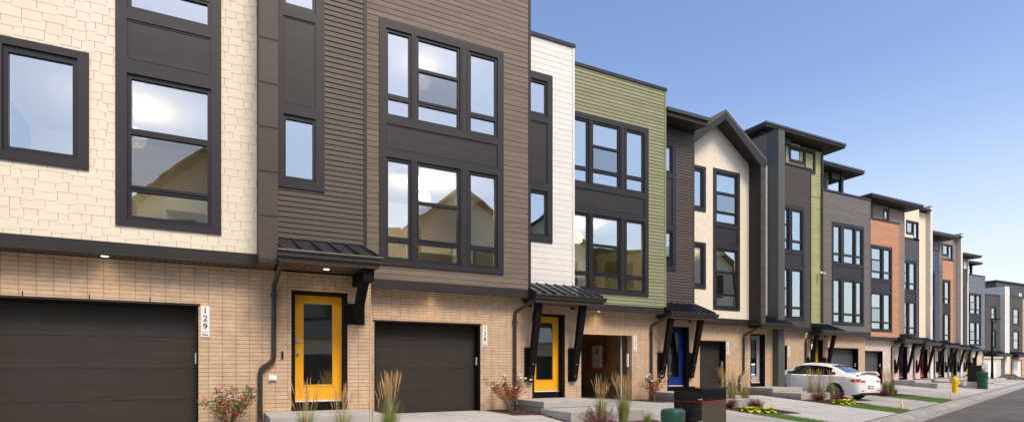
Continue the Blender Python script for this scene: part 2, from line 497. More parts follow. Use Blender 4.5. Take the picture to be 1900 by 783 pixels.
def surround(root, outer, holes, Y, proud=.035):
    m = MB().use('trim')
    wall(m, outer[0], outer[1], Y - proud, Y + .11, outer[2], outer[3], holes)
    return m.build('window_surround', parent=root)

def spandrel(root, rect, Y):
    m = MB().use('panel_dark')
    x0, x1, z0, z1 = rect
    m.box(x0, x1, Y - .012, Y + .1, z0, z1)
    wall(m, x0 + .012, x1 - .012, Y - .022, Y - .0122, z0 + .012, z1 - .012, [(x0 + .03, x1 - .03, z0 + .03, z1 - .03)])
    m.build('spandrel_panel', parent=root)

def tower3(root, x, Y, dz=0, screens=True, clip=None):
    """three lights wide, two storeys high"""
    S = lambda r: (x + r[0], x + r[1], r[2] + dz, r[3] + dz)
    cols_ = [(.15, .76, .21, .71), (.89, 2.01, .95, 1.95), (2.25, 3.04, 2.31, 2.98)]
    fr = []; wins = []
    for ci, (a, b, c, d) in enumerate(cols_):
        for lv in (0, 1):
            z0, z1 = ((3.63, 6.02), (6.98, 9.02))[lv]
            if ci == 1: zz = ([(3.70, 4.07), (4.18, 5.02), (5.10, 5.95)], [(7.04, 7.39), (7.50, 8.19), (8.27, 8.95)])[lv]
            else: zz = ([(3.70, 4.06), (4.18, 5.95)], [(7.04, 7.39), (7.51, 8.95)])[lv]
            fr.append(S((a, b, z0, z1)))
            wins.append((S((a, b, z0, z1)), [S((c, d, p, q)) for p, q in zz], (1,) if ci == 1 else ()))
    pan = S((.15, 3.04, 6.21, 6.80))
    surround(root, S((0, 3.21, 3.50, 9.20)), fr + [pan], Y)
    m = MB().use('trim')     # thin mullion ribs
    for mx in (.80, .845, 2.06, 2.20):
        for z0, z1 in ((3.60, 6.05), (6.95, 9.05)): m.box(x + mx - .008, x + mx + .008, Y - .047, Y - .034, z0 + dz, z1 + dz)
    m.build('mullion_rib', parent=root)
    spandrel(root, pan, Y)
    for r, p, s_ in wins: window(root, r, p, Y, s_)
    return (x, x + 3.21, 3.50 + dz, 9.20 + dz)

def tower1(root, x, Y, dz=0):
    S = lambda r: (x + r[0], x + r[1], r[2] + dz, r[3] + dz)
    a = S((.16, 1.38, 3.61, 6.01)); b = S((.16, 1.38, 7.06, 9.14)); pan = S((.16, 1.38, 6.24, 6.90))
    surround(root, S((0, 1.54, 3.50, 9.29)), [a, b, pan], Y)
    spandrel(root, pan, Y)
    window(root, a, [S((.215, 1.325, p, q)) for p, q in ((3.68, 4.09), (4.18, 5.02), (5.12, 5.94))], Y, (1,))
    window(root, b, [S((.215, 1.325, p, q)) for p, q in ((7.13, 7.48), (7.57, 8.26), (8.37, 9.08))], Y, (1,))
    return S((0, 1.54, 3.50, 9.29))

def tower0(root, x, Y, dz=0):
    S = lambda r: (x + r[0], x + r[1], r[2] + dz, r[3] + dz)
    a = S((.13, .73, 4.78, 6.05)); b = S((.13, .73, 8.12, 9.13)); pan = S((.13, .73, 6.26, 7.96))
    surround(root, S((0, .90, 4.62, 9.33)), [a, b, pan], Y)
    spandrel(root, pan, Y)
    window(root, a, [S((.18, .68, 4.85, 5.97))], Y)
    window(root, b, [S((.18, .68, 8.23, 9.06))], Y)
    return S((0, .90, 4.62, 9.33))

def winA(root, x, Y, z0, z1):
    fr = (x + .17, x + 1.09, z0 + .14, z1 - .12)
    surround(root, (x, x + 1.24, z0, z1), [fr], Y)
    window(root, fr, [(x + .235, x + 1.025, z0 + .215, z1 - .215)], Y)
    return (x, x + 1.24, z0, z1)

def winTop(root, x, Y, z0=11.6, z1=12.55, w=1.5, drop=.35):
    """small top floor window: one square light and a taller one beside it"""
    a = (x + .12, x + w * .56, z0 + .12, z1 - .12); b = (x + w * .62, x + w - .1, z0 - drop + .12, z1 - .12)
    surround(root, (x, x + w * .59, z0, z1), [a], Y); surround(root, (x + w * .59, x + w, z0 - drop, z1), [b], Y)
    c_ = MB().use('interior'); c_.box(x - .05, x + w + .05, Y + .45, Y + .47, z0 - drop - .05, z1 + .05); c_.build('backing_panel', parent=root)  # pale panel added so the panes do not show the hollow box
    for r in (a, b): window(root, r, [(r[0] + .06, r[1] - .06, r[2] + .06, r[3] - .06)], Y)
    return [(x, x + w * .59, z0, z1), (x + w * .59, x + w, z0 - drop, z1)]

# ------------------------------------------------------------------ doors, canopies, pipes
def garage(root, x0, x1, Y, z1=2.21, m_='garage_dark', keypad=True):
    Yg = Y + .30
    m = MB().use(m_)
    n = 4; h = (z1 - .01) / n
    for i in range(n):
        m.box(x0 - .05, x1 + .05, Yg, Yg + .05, i * h + .0025, (i + 1) * h - .0025)
    m.use('black'); m.box(x0 - .05, x1 + .05, Yg + .012, Yg + .045, 0, z1)
    g = m.build('garage_door', parent=root)
    j = MB().use('post_dark')
    j.box(x0, x0 + .035, Y + .02, Yg - .001, 0, z1); j.box(x1 - .035, x1, Y + .02, Yg - .001, 0, z1)
    j.box(x0 + .035, x1 - .035, Y + .02, Yg - .001, z1 - .035, z1)
    j.use('fascia'); j.box(x1 - .002, x1 + .0, Y - .012, Y + .02, 0, z1); j.box(x0 - .03, x1 + .03, Y - .012, Y + .04, z1, z1 + .035)
    j.build('garage_frame', parent=root)
    if keypad:
        k = MB().use('white_paint'); k.box(x1 - .055, x1 - .035, Y + .12, Y + .19, 1.18, 1.38); k.build('keypad', parent=root, bevel=.006)

def front_door(root, x0, x1, Y, mt, z0=.48, z1=2.53, gx=.18, gz0=.30, gz1=.16, step_z=.285):
    Yd = Y + .24
    m = MB().use(mt)
    g = (x0 + gx, x1 - gx, z0 + gz0, z1 - gz1)
    wall(m, x0, x1, Yd, Yd + .045, z0, z1, [g])
    wall(m, g[0] - .025, g[1] + .025, Yd - .012, Yd - .0005, g[2] - .025, g[3] + .025, [g])
    d = m.build('front_door', parent=root)
    gm = MB().use('glass_door'); gm.box(g[0], g[1], Yd + .015, Yd + .022, g[2], g[3]); gm.build('door_glass', parent=d)
    h = MB().use('chrome')
    h.lathe([(.0, -.06), (.03, -.06), (.034, -.045), (.02, -.03), (.012, -.025), (.012, -.005), (.032, -.004), (.032, 0)], (x0 + .075, Yd, z0 + .93), 16, 'y')
    h.box(x0 + .04, x0 + .11, Yd - .02, Yd, z0 + 1.12, z0 + 1.20)
    h.build('door_handle', parent=d, smooth=False)
    f = MB().use('post_dark')
    f.box(x0 - .07, x0, Y + .012, Yd + .06, step_z, z1 + .06); f.box(x1, x1 + .07, Y + .012, Yd + .06, step_z, z1 + .06)
    f.box(x0, x1, Y + .012, Yd + .06, z1 + .003, z1 + .06)
    f.box(x0, x1, Yd - .05, Yd + .06, step_z, z0 - .035)
    f.use('white_paint'); f.box(x0, x1, Yd - .03, Yd + .05, z0 - .034, z0 - .006)
    f.build('door_frame', parent=root)
    return (x0 - .07, x1 + .07, step_z, z1 + .06)

def canopy(root, xa, xb, Yw, Yf, zt, ze, zb, Ybrick, braces=(), zfoot=.76, ribs=7):
    """shed canopy: metal roof with raised seams, gutter, pale fascia board, soffit"""
    m = MB().use('roof_metal')
    Ye = Yf + .05
    m.hexa([(xa, Ye, ze - .03), (xb, Ye, ze - .03), (xb, Yw, zt - .03), (xa, Yw, zt - .03), (xa, Ye, ze), (xb, Ye, ze), (xb, Yw, zt), (xa, Yw, zt)])
    for i in range(ribs + 1):
        x = xa + .02 + (xb - xa - .06) * i / ribs
        m.hexa([(x - .02, Ye - .03, ze), (x + .03, Ye - .03, ze), (x + .03, Yw, zt), (x - .02, Yw, zt),
                (x - .012, Ye - .03, ze + .035), (x + .022, Ye - .03, ze + .035), (x + .022, Yw, zt + .03), (x - .012, Yw, zt + .03)])
    r = m.build('canopy_roof', parent=root)
    g = MB().use('gutter')
    g.box(xa - .03, xb + .05, Yf - .05, Yf + .07, ze - .15, ze - .03)
    g.box(xa - .03, xb + .05, Yf - .075, Yf - .05, ze - .075, ze - .03)
    g.build('gutter', parent=root, bevel=.008)
    f = MB().use('gutter_face')
    f.box(xa, xb, Yf + .02, Yf + .07, zb, ze - .151)
    f.use('fascia')
    # side cheeks closing the triangle
    for x in (xa, xb - .04):
        f.hexa([(x, Yf + .071, zb), (x + .04, Yf + .071, zb), (x + .04, Yw, zb + .13), (x, Yw, zb + .13), (x, Yf + .071, ze - .032), (x + .04, Yf + .071, ze - .032), (x + .04, Yw, zt - .031), (x, Yw, zt - .031)])
    f.build('fascia_board', parent=root)
    s_ = MB().use('soffit')
    n = int((xb - xa - .1) / .14); w = (xb - xa - .09) / n
    for i in range(n):
        s_.box(xa + .045 + i * w + .003, xa + .045 + (i + 1) * w - .003, Yf + .072, Ybrick - .002, zb + .02, zb + .035)
    s_.use('soffit_dark'); s_.box(xa + .045, xb - .045, Yf + .072, Ybrick - .002, zb + .036, zb + .045)
    s_.build('soffit', parent=root)
    for (x, w) in braces:
        b = MB().use('post_dark')
        yt = Yf + .14; h = .11
        b.hexa([(x, Ybrick - .13, zfoot), (x + w, Ybrick - .13, zfoot), (x + w, Ybrick - .03, zfoot - .0), (x, Ybrick - .03, zfoot),
                (x, yt, zb - .001), (x + w, yt, zb - .001), (x + w, yt + .17, zb - .001), (x, yt + .17, zb - .001)])
        b.build('brace', parent=root)
        p = MB().use('post_dark'); p.box(x - .06, x + w + .03, Ybrick - .03, Ybrick + .01, zfoot - .03, zfoot + .9)
        p.build('brace_plate', parent=root)
        p = MB().use('post_dark'); p.box(x + .02, x + w - .02, Ybrick - .05, Ybrick - .002, zb - .05, zb - .002); p.build('brace_bracket', parent=root)
        q = MB().use('chrome')
        for zz in (.12, .45): 
            q.lathe([(0, -.012), (.012, -.012), (.014, 0)], (x + w / 2, Ybrick - .13 - (Ybrick - .13 - yt) * zz / (zb - zfoot), zfoot + zz), 8, 'y')
        q.build('bolt', parent=root)

def pipe(root, path, r=.045):
    m = MB().use('gutter')
    P = [Vector(p) for p in path]
    # round the corners with short bevels
    Q = [P[0]]
    for i in range(1, len(P) - 1):
        a = (P[i - 1] - P[i]).normalized() * .07; b = (P[i + 1] - P[i]).normalized() * .07
        Q += [P[i] + a, P[i] + (a + b) * .25, P[i] + b]
    Q.append(P[-1])
    m.tube(Q, r, 8, twist=pi / 8)
    for i in range(len(P) - 1):
        if abs((P[i] - P[i + 1]).x) < .01 and abs((P[i] - P[i + 1]).z) > 1:
            for t in (.12,):
                c = P[i].lerp(P[i + 1], t); m.box(c.x - .06, c.x + .06, c.y - .055, c.y + .06, c.z - .015, c.z + .015)
    return m.build('downspout', parent=root)

def text_mesh(s, size, mt, loc, parent, name, rot=(pi / 2, 0, 0), ext=.002, align='CENTER', bold=.012):
    cu = bpy.data.curves.new(name, 'FONT'); cu.body = s; cu.size = size; cu.align_x = align; cu.align_y = 'CENTER'; cu.extrude = ext; cu.offset = bold * size
    t = bpy.data.objects.new('tmp', cu); col.objects.link(t)
    bpy.context.view_layer.update()
    me = bpy.data.meshes.new_from_object(t.evaluated_get(bpy.context.evaluated_depsgraph_get()))
    bpy.data.objects.remove(t)
    me.materials.clear(); me.materials.append(M_[mt])
    o = bpy.data.objects.new(name, me); col.objects.link(o)
    o.parent = parent; og = ORG.get(parent.name, Vector((0, 0, 0)))
    o.location = Vector(loc) - og; o.rotation_euler = rot
    return o

def plate(root, x, Y, num, z1=2.21, h=.55, w=.135):
    m = MB().use('white_paint'); m.box(x, x + w, Y - .016, Y - .001, z1 - h, z1)
    m.use('black'); m.box(x + .01, x + w - .01, Y - .0175, Y - .0162, z1 - h * .845, z1 - h * .835)
    p = m.build('number_plate', parent=root)
    for i, ch in enumerate(num):
        text_mesh(ch, .15, 'black', (x + w / 2, Y - .0185, z1 - .085 - i * .14), p, 'digit', bold=.006)
    text_mesh('Pivot.', .042, 'black', (x + w / 2, Y - .0185, z1 - h + .04), p, 'lettering', bold=.03)

def soffit_light(root, x, y, z, power=5):
    m = MB().use('lamp_white'); m.lathe([(0, -.006), (.05, -.006), (.055, -.002), (.055, 0)], (x, y, z), 16)
    o = m.build('soffit_light', parent=root)
    if power:
        l = bpy.data.lights.new('soffit_lamp', 'SPOT'); l.energy = power * .8;  l.color = (1, .72, .40); l.spot_size = radians(150); l.spot_blend = .6; l.shadow_soft_size = .3
        lo = bpy.data.objects.new('soffit_lamp', l); col.objects.link(lo); lo.parent = o
        lo.location = Vector((x, y, z - .03)) - ORG[root.name]

# ------------------------------------------------------------------ a townhouse
def flat_roof(root, x0, x1, y0, y1, z, th=.26, name='roof'):
    m = MB().use('soffit_dark'); m.box(x0 + .05, x1 - .05, y0 + .05, y1 - .05, z - th + .02, z - .08)
    m.use('fascia'); m.box(x0 + .02, x1 - .02, y0 + .02, y1 - .02, z - th + .05, z - .1)
    m.use('gutter'); m.box(x0, x1, y0 - .02, y1, z - .1, z)
    m.use('roof_shingle'); m.hexa([(x0, y0, z), (x1, y0, z), (x1, y1, z), (x0, y1, z), (x0 + 1.5, y0 + 1.5, z + .35), (x1 - 1.5, y0 + 1.5, z + .35), (x1 - 1.5, y1 - 1, z + .35), (x0 + 1.5, y1 - 1, z + .35)])
    return m.build(name, parent=root)

def shell(root, x0, x1, yf, yb, z0, z1, mt, roof=True, left=True, right=True, floors=()):
    m = MB().use(mt)
    if left: m.box(x0, x0 + .12, yf, yb, z0, z1 - .003)
    if right: m.box(x1 - .12, x1, yf, yb, z0, z1 - .003)
    m.box(x0 + .12, x1 - .12, yb - .12, yb, z0, z1 - .003)
    if roof: m.use('roof_shingle'); m.box(x0 + .12, x1 - .12, yf, yb - .12, z1 - .3, z1 - .18)
    m.build('outer_wall', parent=root)
    i = MB().use('interior')
    for f in floors: i.box(x0 + .125, x1 - .125, yf + .01, yb - .13, f - .3, f)
    i.box(x0 + .13, x1 - .13, yf + 4.2, yf + 4.3, z0 + .02, z1 - .35)
    i.build('interior_wall', parent=root)

def steps(root, x0, x1, D):
    m = MB().use('concrete_step'); m.box(x0, x1, D - 1.5, D + .2, .125, .285); m.use('concrete_step'); m.box(x0 + .02, x1 - .02, D - 1.46, D, -.1, .124)
    m.build('step', parent=root, bevel=.012)
    m = MB().use('concrete_step'); m.box(x0 - .1, x1 + .1, D - 2.85, D - 1.505, -.22, .125)
    m.build('step', parent=root, bevel=.012)

def townhouse(label, X0, D, W, bayw, baymat, baytop, recmat, rectop, number=None, bay_dx=.58, garage_m='garage_dark',
              door=None, dcol='yellow_door', gar=(.54, 3.28), can=True, up=.30, rec=.35, brick='brick', tower=True, bay_left=0, open_garage=False,
              tshift=0, recwin=True, cs=(4.52, 6.66), step=True, lamp=0, four=False, extra_holes=()):
    root = thing('townhouse', (X0, D, 0), label, 'townhouse', 'row of attached townhouses')
    X1 = X0 + W; xb = X0 + bayw; Yu = D - up; Yr = D + rec
    # ground floor brick
    holes = [(X0 + gar[0], X0 + gar[1], 0, 2.21)]
    if door:
        holes.append((X0 + door[0] - .07, X0 + door[1] + .07, .285, 2.59))
    m = MB().use(brick)
    wall(m, X0, X1, D, D + .24, -.35, 2.93, holes)
    m.box(X0, X0 + .12, D + .24, D + 10, -.3, 2.93); m.box(X1 - .12, X1, D + .24, D + 10, -.3, 2.93)
    m.build('brick_wall', parent=root)
    i = MB().use('hall')
    i.box(X0 + .13, X1 - .13, D + .75, D + .78, 0, 2.9) if not open_garage else i.box(xb, X1 - .13, D + .75, D + .78, 0, 2.9)
    i.use('interior'); i.box(X0 + .13, X1 - .13, D + .3, D + 9.8, 2.86, 2.92)
    if open_garage:
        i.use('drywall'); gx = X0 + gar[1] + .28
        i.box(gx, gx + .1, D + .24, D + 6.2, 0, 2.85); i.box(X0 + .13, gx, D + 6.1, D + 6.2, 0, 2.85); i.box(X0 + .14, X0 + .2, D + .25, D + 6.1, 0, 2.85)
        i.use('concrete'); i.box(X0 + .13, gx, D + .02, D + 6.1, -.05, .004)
    i.build('interior_wall', parent=root)
    if not open_garage: garage(root, X0 + gar[0], X0 + gar[1], D, m_=garage_m)
    if door: front_door(root, X0 + door[0], X0 + door[1], D, dcol)
    if number: plate(root, X0 + gar[1] + .03 + .03, D, number)
    # upper bay
    m = MB()
    hol = list(extra_holes)
    if tower: hol.append(tower3(root, X0 + bay_dx, Yu))
    clad(m, baymat, X0 + bay_left + .07, xb - .07, 3.17, baytop - .1, Yu, hol)
    m.use('trim' if baymat in ('dark_siding', 'wood_siding', 'slate_siding', 'grey_siding') else baymat)
    for x in (X0 + bay_left, xb - .07): m.box(x, x + .07, Yu - .022, Yu + .1, 3.17, baytop - .1)
    m.build('siding', parent=root)
    f = MB().use('fascia'); f.box(X0 + bay_left, xb, Yu - .03, Yu + .1, 2.94, 3.168)
    f.build('fascia_board', parent=root)
    c = MB().use('trim'); c.box(X0 + bay_left - .02, xb + .02, Yu - .045, Yu + .18, baytop - .1, baytop); c.build('parapet_cap', parent=root)
    s_ = MB().use('soffit')
    n = int(bayw / .16); w = (bayw - bay_left) / n
    for k in range(n): s_.box(X0 + bay_left + k * w + .004, X0 + bay_left + (k + 1) * w - .004, Yu + .101, D - .001, 2.955, 2.97)
    s_.use('soffit_dark'); s_.box(X0 + bay_left, xb, Yu + .101, D - .001, 2.971, 2.98)
    s_.build('soffit', parent=root)
    shell(root, X0 + bay_left, xb, Yu + .12, D + 10, 2.985, baytop - .1, baymat if baymat != 'cream' else 'dark_siding', floors=(3.25, 6.55, 9.75))
    # recessed part over the entrance
    if recmat:
        m = MB()
        hol = [tower0(root, xb + .16, Yr)] if recwin else []
        clad(m, recmat, xb + .0, X1 - .07, 2.95, rectop - .08, Yr, hol)
        m.use(recmat); m.box(X1 - .07, X1, Yr - .022, Yr + .1, 2.95, rectop - .08)
        m.build('siding', parent=root)
        c = MB().use('trim'); c.box(xb + .021, X1 + .02, Yr - .045, Yr + .18, rectop - .08, rectop + .02); c.build('parapet_cap', parent=root)
        shell(root, xb + .001, X1, Yr + .12, D + 10, 2.985, rectop - .1, recmat, left=False, floors=(3.25, 6.55))
    if can:
        canopy(root, X0 + cs[0], X0 + cs[1], Yr - .02, D - .75, 3.46, 3.04, 2.80, D, braces=((X0 + 4.63, .17), (X0 + 6.02, .17)))
        pipe(root, [(X0 + cs[0] + .05, D - .72, 2.9), (X0 + cs[0] - .26, D - .06, 2.58), (X0 + cs[0] - .26, D - .06, .45), (X0 + cs[0] - .26, D - .2, .12)] )
        c = MB().use('fascia'); c.box(X0 + cs[0] + .02, X1 - .001, D + .001, Yr - .001, 2.932, 2.99); c.build('flashing', parent=root)
    if step: steps(root, X0 + 4.3, X0 + 6.2, D)
    if lamp: soffit_light(root, X0 + 1.95, D - .17, 2.955, lamp)
    return root

def balcony_tower(root, x0, x1, Y, yb, z0, z1, mt, win=None, roofbox=None, post=None, door=True):
    """fourth floor: a set-back box with a wide flat roof"""
    m = MB(); hol = win or []
    clad(m, mt, x0 + .06, x1 - .06, z0, z1, Y, hol)
    m.use(mt)
    for x in (x0, x1 - .06): m.box(x, x + .06, Y - .022, Y + .1, z0, z1)
    m.build('siding', parent=root)
    s_ = MB().use(mt)
    k = z0
    while k < z1 - .02:       # lapped side wall
        s_.hexa([(x0 - .014, Y + .1, k), (x0 + .1, Y + .1, k), (x0 + .1, yb, k), (x0 - .014, yb, k), (x0 - .001, Y + .1, min(k + .12, z1)), (x0 + .1, Y + .1, min(k + .12, z1)), (x0 + .1, yb, min(k + .12, z1)), (x0 - .001, yb, min(k + .12, z1))])
        k += .12
    s_.box(x1 - .1, x1, Y + .1, yb, z0, z1); s_.box(x0 + .1, x1 - .1, yb - .1, yb, z0, z1)
    s_.build('outer_wall', parent=root)
    if roofbox: flat_roof(root, *roofbox)
    if post:
        p = MB().use('trim'); p.box(post[0], post[0] + .2, post[1], post[1] + .2, post[2], z1); p.box(post[0] - .04, post[0] + .24, post[1] - .04, post[1] + .24, z1 - .35, z1 - .27)
        p.box(post[0] + .2, x0 if post[0] < x0 else post[0] + .2 + .001, post[1] + .02, post[1] + .18, z1 - .3, z1)
        p.build('terrace_post', parent=root)

def side_fin(root, x, w, y0, y1, z0, z1, mt, name='party_wall'):
    m = MB().use(mt); m.box(x, x + w, y0, y1, z0, z1); m.use('trim'); m.box(x - .015, x + w + .015, y0 - .015, y1, z1, z1 + .05)
    return m.build(name, parent=root)

# ------------------------------------------------------------------ gabled townhouse (129 and 126)
def gabled(label, X0, D, number, dcol, door, garage_x, Wd, dz=0, wa=.63):
    """cream shingled front under a deep dark gable hood; X0 is the outer left of the hood"""
    root = thing('townhouse', (X0, D, 0), label, 'townhouse', 'row of attached townhouses')
    Yu = D - .32; Yh = Yu - .60
    xl, xr = X0, X0 + 4.70         # hood outer
    X1 = X0 + Wd
    holes = [(garage_x[0], garage_x[1], 0, 2.21), (door[0] - .07, door[1] + .07, .285, 2.59)]
    m = MB().use('brick'); wall(m, X0, X1, D, D + .24, -.35, 2.93, holes)
    m.box(X0, X0 + .12, D + .24, D + 10, -.3, 2.93); m.box(X1 - .12, X1, D + .24, D + 10, -.3, 2.93)
    m.build('brick_wall', parent=root)
    i = MB().use('hall'); i.box(X0 + .13, X1 - .13, D + .75, D + .78, 0, 2.9); i.use('interior'); i.box(X0 + .13, X1 - .13, D + .3, D + 9.8, 2.86, 2.92)
    i.build('interior_wall', parent=root)
    garage(root, garage_x[0], garage_x[1], D)
    front_door(root, door[0], door[1], D, dcol)
    plate(root, garage_x[1] + .04, D, number)
    # shingled wall
    hol = [tower1(root, X0 + 2.29, Yu, dz), winA(root, X0 + wa, Yu, 4.30 + dz / 2, 6.17 + dz / 2), winA(root, X0 + wa, Yu, 7.42, 9.24)]
    peak = Vector((X0 + 2.35, 11.42)); eave = 9.85; sl = (11.42 - 9.85) / 2.35
    m = MB(); m.use('cream'); shingles(m, xl + .3, xr - .3, 3.155, 11.3, Yu, hol)
    ob = m.build('siding', parent=root)
    bm = bmesh.new(); bm.from_mesh(ob.data)
    lx = X0 + 2.35 - X0; ly = 0
    for sgn in (1, -1):
        n = Vector((sgn * sl, 0, 1)).normalized()
        bmesh.ops.bisect_plane(bm, geom=bm.verts[:] + bm.edges[:] + bm.faces[:], plane_co=(lx, 0, 11.42 - .30), plane_no=n, clear_outer=True)
    bm.to_mesh(ob.data); bm.free()
    # hood: side walls and two roof slopes
    t = .30
    h = MB().use('hood_side')
    zf = 2.955
    h.box(xr - t, xr, Yh, D + 10, zf, eave - .001)
    h.box(xl, xl + t, Yh, D + 10, zf, eave - .001)
    h.use('dark_siding')
    for zc in range(9):      # board joints across the hood face
        h.box(xr - t, xr, Yh - .005, Yh + .0, zf + .02 + zc * .76, zf + .76 + zc * .76 - .0185)
    h.build('gable_side_wall', parent=root)
    g = MB().use('trim')
    px, pz = X0 + 2.35, 11.42
    th = .30
    for sgn in (1, -1):
        ex = px + sgn * 2.35
        a = [(px, pz), (ex, eave), (ex, eave - .34), (ex - sgn * t, eave - .34 + .02), (px, pz - .36)]
        F = [(x, Yh - .02, z) for x, z in a]; B = [(x, Yh + .12, z) for x, z in a]
        g.face(F); g.face(B[::-1])
        for q in range(5): g.face([F[q], F[(q + 1) % 5], B[(q + 1) % 5], B[q]])
    g.build('rake_board', parent=root, fixn=True)
    g = MB()
    for sgn in (1, -1):
        ex = px + sgn * 2.35
        g.use('soffit_dark')
        n = 14
        for q in range(n):
            f0, f1 = q / n, (q + 1) / n - .004
            x0_, x1_ = px + (ex - sgn * t - px) * f0, px + (ex - sgn * t - px) * f1
            z0_, z1_ = pz - .30 - abs(x0_ - px) * sl, pz - .30 - abs(x1_ - px) * sl
            g.hexa([(x0_, Yh + .12, z0_), (x1_, Yh + .12, z1_), (x1_, Yu + .1, z1_), (x0_, Yu + .1, z0_), (x0_, Yh + .12, z0_ + .03), (x1_, Yh + .12, z1_ + .03), (x1_, Yu + .1, z1_ + .03), (x0_, Yu + .1, z0_ + .03)])
        g.use('roof_shingle')
        xo, zo = ex + sgn * .06, eave - .04
        g.hexa([(px, Yh - .03, pz - .12), (xo, Yh - .03, zo - .12), (xo, D + 10, zo - .12), (px, D + 10, pz - .12), (px, Yh - .03, pz + .02), (xo, Yh - .03, zo + .02), (xo, D + 10, zo + .02), (px, D + 10, pz + .02)])
    g.build('roof', parent=root)
    # floor fascia and soffit
    f = MB().use('fascia'); f.box(xl + t, xr - t, Yu - .03, Yu + .1, 2.94, 3.153)
    f.build('fascia_board', parent=root)
    s_ = MB().use('soffit')
    n = int(4.1 / .105); w = 4.1 / n
    for k in range(n): s_.box(xl + t + k * w + .005, xl + t + (k + 1) * w - .005, Yu + .101, D - .001, 2.945, 2.96)
    s_.use('soffit_dark'); s_.box(xl + t, xr - t, Yu + .101, D - .001, 2.961, 2.97)
    for x in (xl, xr - t):
        s_.use('soffit')
        for q in range(2): s_.box(x + q * .15 + .003, x + q * .15 + .147, Yh + .005, D - .001, 2.938, 2.954)
    s_.build('soffit', parent=root)
    i = MB().use('interior')
    for fz in (3.25, 6.45): i.box(xl + t, xr - t, Yu + .14, D + 9.8, fz - .3, fz)
    i.box(xl + t, xr - t, Yu + 4, Yu + 4.1, 3, 9.6); i.box(xl + t, xr - t, Yu + .14, D + 9.8, 9.6, 9.7)
    i.build('interior_wall', parent=root)
    return root, Yu, Yh, xr, X1

# ================================================================== the setting
def Yc(X): return 3.5 + .319 * X
CA, SA = .953, .303
def gz(X, Y):
    s = (Y - Yc(X)) * CA
    return max(-.42, min(0, -.45 + .45 * s / 6.3))
GX = [-40, -10, 0, 10, 20, 30, 40, 50, 60, 70, 80, 100, 140, 400, 1200]
def strip_mesh(name, s_list, mt, x0=-40, x1=160, kind='structure', nx=60):
    """a long sheet along the street; s_list = (distance from kerb line, z)"""
    m = MB().use(mt); 
    for i in range(nx):
        a = x0 + (x1 - x0) * i / nx; b = x0 + (x1 - x0) * (i + 1) / nx
        for (s0, z0), (s1, z1) in zip(s_list[:-1], s_list[1:]):
            P = lambda u, s, z: (u * CA - s * SA, 3.5 * CA * 1.0 + u * SA + s * CA, z)
            m.face([P(a, s0, z0), P(b, s0, z0), P(b, s1, z1), P(a, s1, z1)])
    o = m.build(name); tag(o, kind=kind); return o

# big ground sheet (earth), road, gutter
m = MB().use('dirt')
m.face([(-900, -900, -.62), (1500, -900, -.62), (1500, 1500, -.62), (-900, 1500, -.62)])
tag(m.build('ground'), kind='structure')
def SP(u, s, z): return (1.01 + 0 * u + u * CA - s * SA - 1.01, 3.335 * 1.0 + u * SA + s * CA, z)
# along-street frame: origin on the kerb line at X=0
def P2(u, s, z): return (u * CA - s * SA, 3.5 + u * SA + s * CA, z)
def sheet(name, prof, mt, u0, u1, n):
    m = MB().use(mt)
    for i in range(n):
        a = u0 + (u1 - u0) * i / n; b = u0 + (u1 - u0) * (i + 1) / n
        for (s0, z0), (s1, z1) in zip(prof[:-1], prof[1:]):
            m.face([P2(a, s0, z0), P2(b, s0, z0), P2(b, s1, z1), P2(a, s1, z1)])
    return tag(m.build(name), kind='structure')
sheet('road', [(-9.2, -.46), (-4.5, -.38), (.06, -.46)], 'asphalt', -60, 170, 20)
m = MB().use('kerb')
u = -60
while u < 170:       # kerb and gutter cast in 3 m lengths
    for (s0, z0), (s1, z1) in zip([(.0, -.455), (.42, -.47), (.62, -.40), (.95, -.385)][:-1], [(.0, -.455), (.42, -.47), (.62, -.40), (.95, -.385)][1:]):
        m.face([P2(u, s0, z0), P2(u + 2.985, s0, z0), P2(u + 2.985, s1, z1), P2(u, s1, z1)])
    u += 3
tag(m.build('kerb'), kind='structure')
m = MB().use('kerb'); m.box(0, .001, 0, .001, -.6, -.59)
sheet('far_pavement', [(-9.2, -.45), (-9.5, -.38), (-30, -.35)], 'concrete', -60, 170, 20)
tag(m.build('gutter_bed'), kind='structure')
bpy.data.objects.remove(bpy.data.objects['gutter_bed'])
# crossing road beyond the last house
m = MB().use('asphalt')
m.face([P2(80, -.0, -.452), P2(88.5, -.0, -.452), P2(88.5, 60, -.45), P2(80, 60, -.45)])
tag(m.build('side_road'), kind='structure')

# concrete drives: slabs between the planted strips
def slab_area(name, x0, x1, Yend, mt='concrete', joints=3, far=False):
    m = MB().use(mt)
    xm = [x0, x1] if x1 - x0 < 2.2 else [x0, (x0 + x1) / 2, x1]
    for a, b in zip(xm[:-1], xm[1:]):
        a += .006; b -= .006
        n = joints
        for k in range(n):
            def edge(x, f):
                y0 = Yc(x) + .95 / CA; return y0 + (Yend - y0) * f
            f0 = k / n; f1 = (k + 1) / n
            q = 4
            for j in range(q):
                g0 = f0 + (f1 - f0) * j / q; g1 = f0 + (f1 - f0) * (j + 1) / q
                ga = .012 / (Yend - Yc(a)) if j == 0 else 0
                P = [(a, edge(a, g0 + ga)), (b, edge(b, g0 + ga)), (b, edge(b, g1)), (a, edge(a, g1))]
                m.face([(x, y, gz(x, y) + .004) for x, y in P])
    return tag(m.build(name), kind='structure')

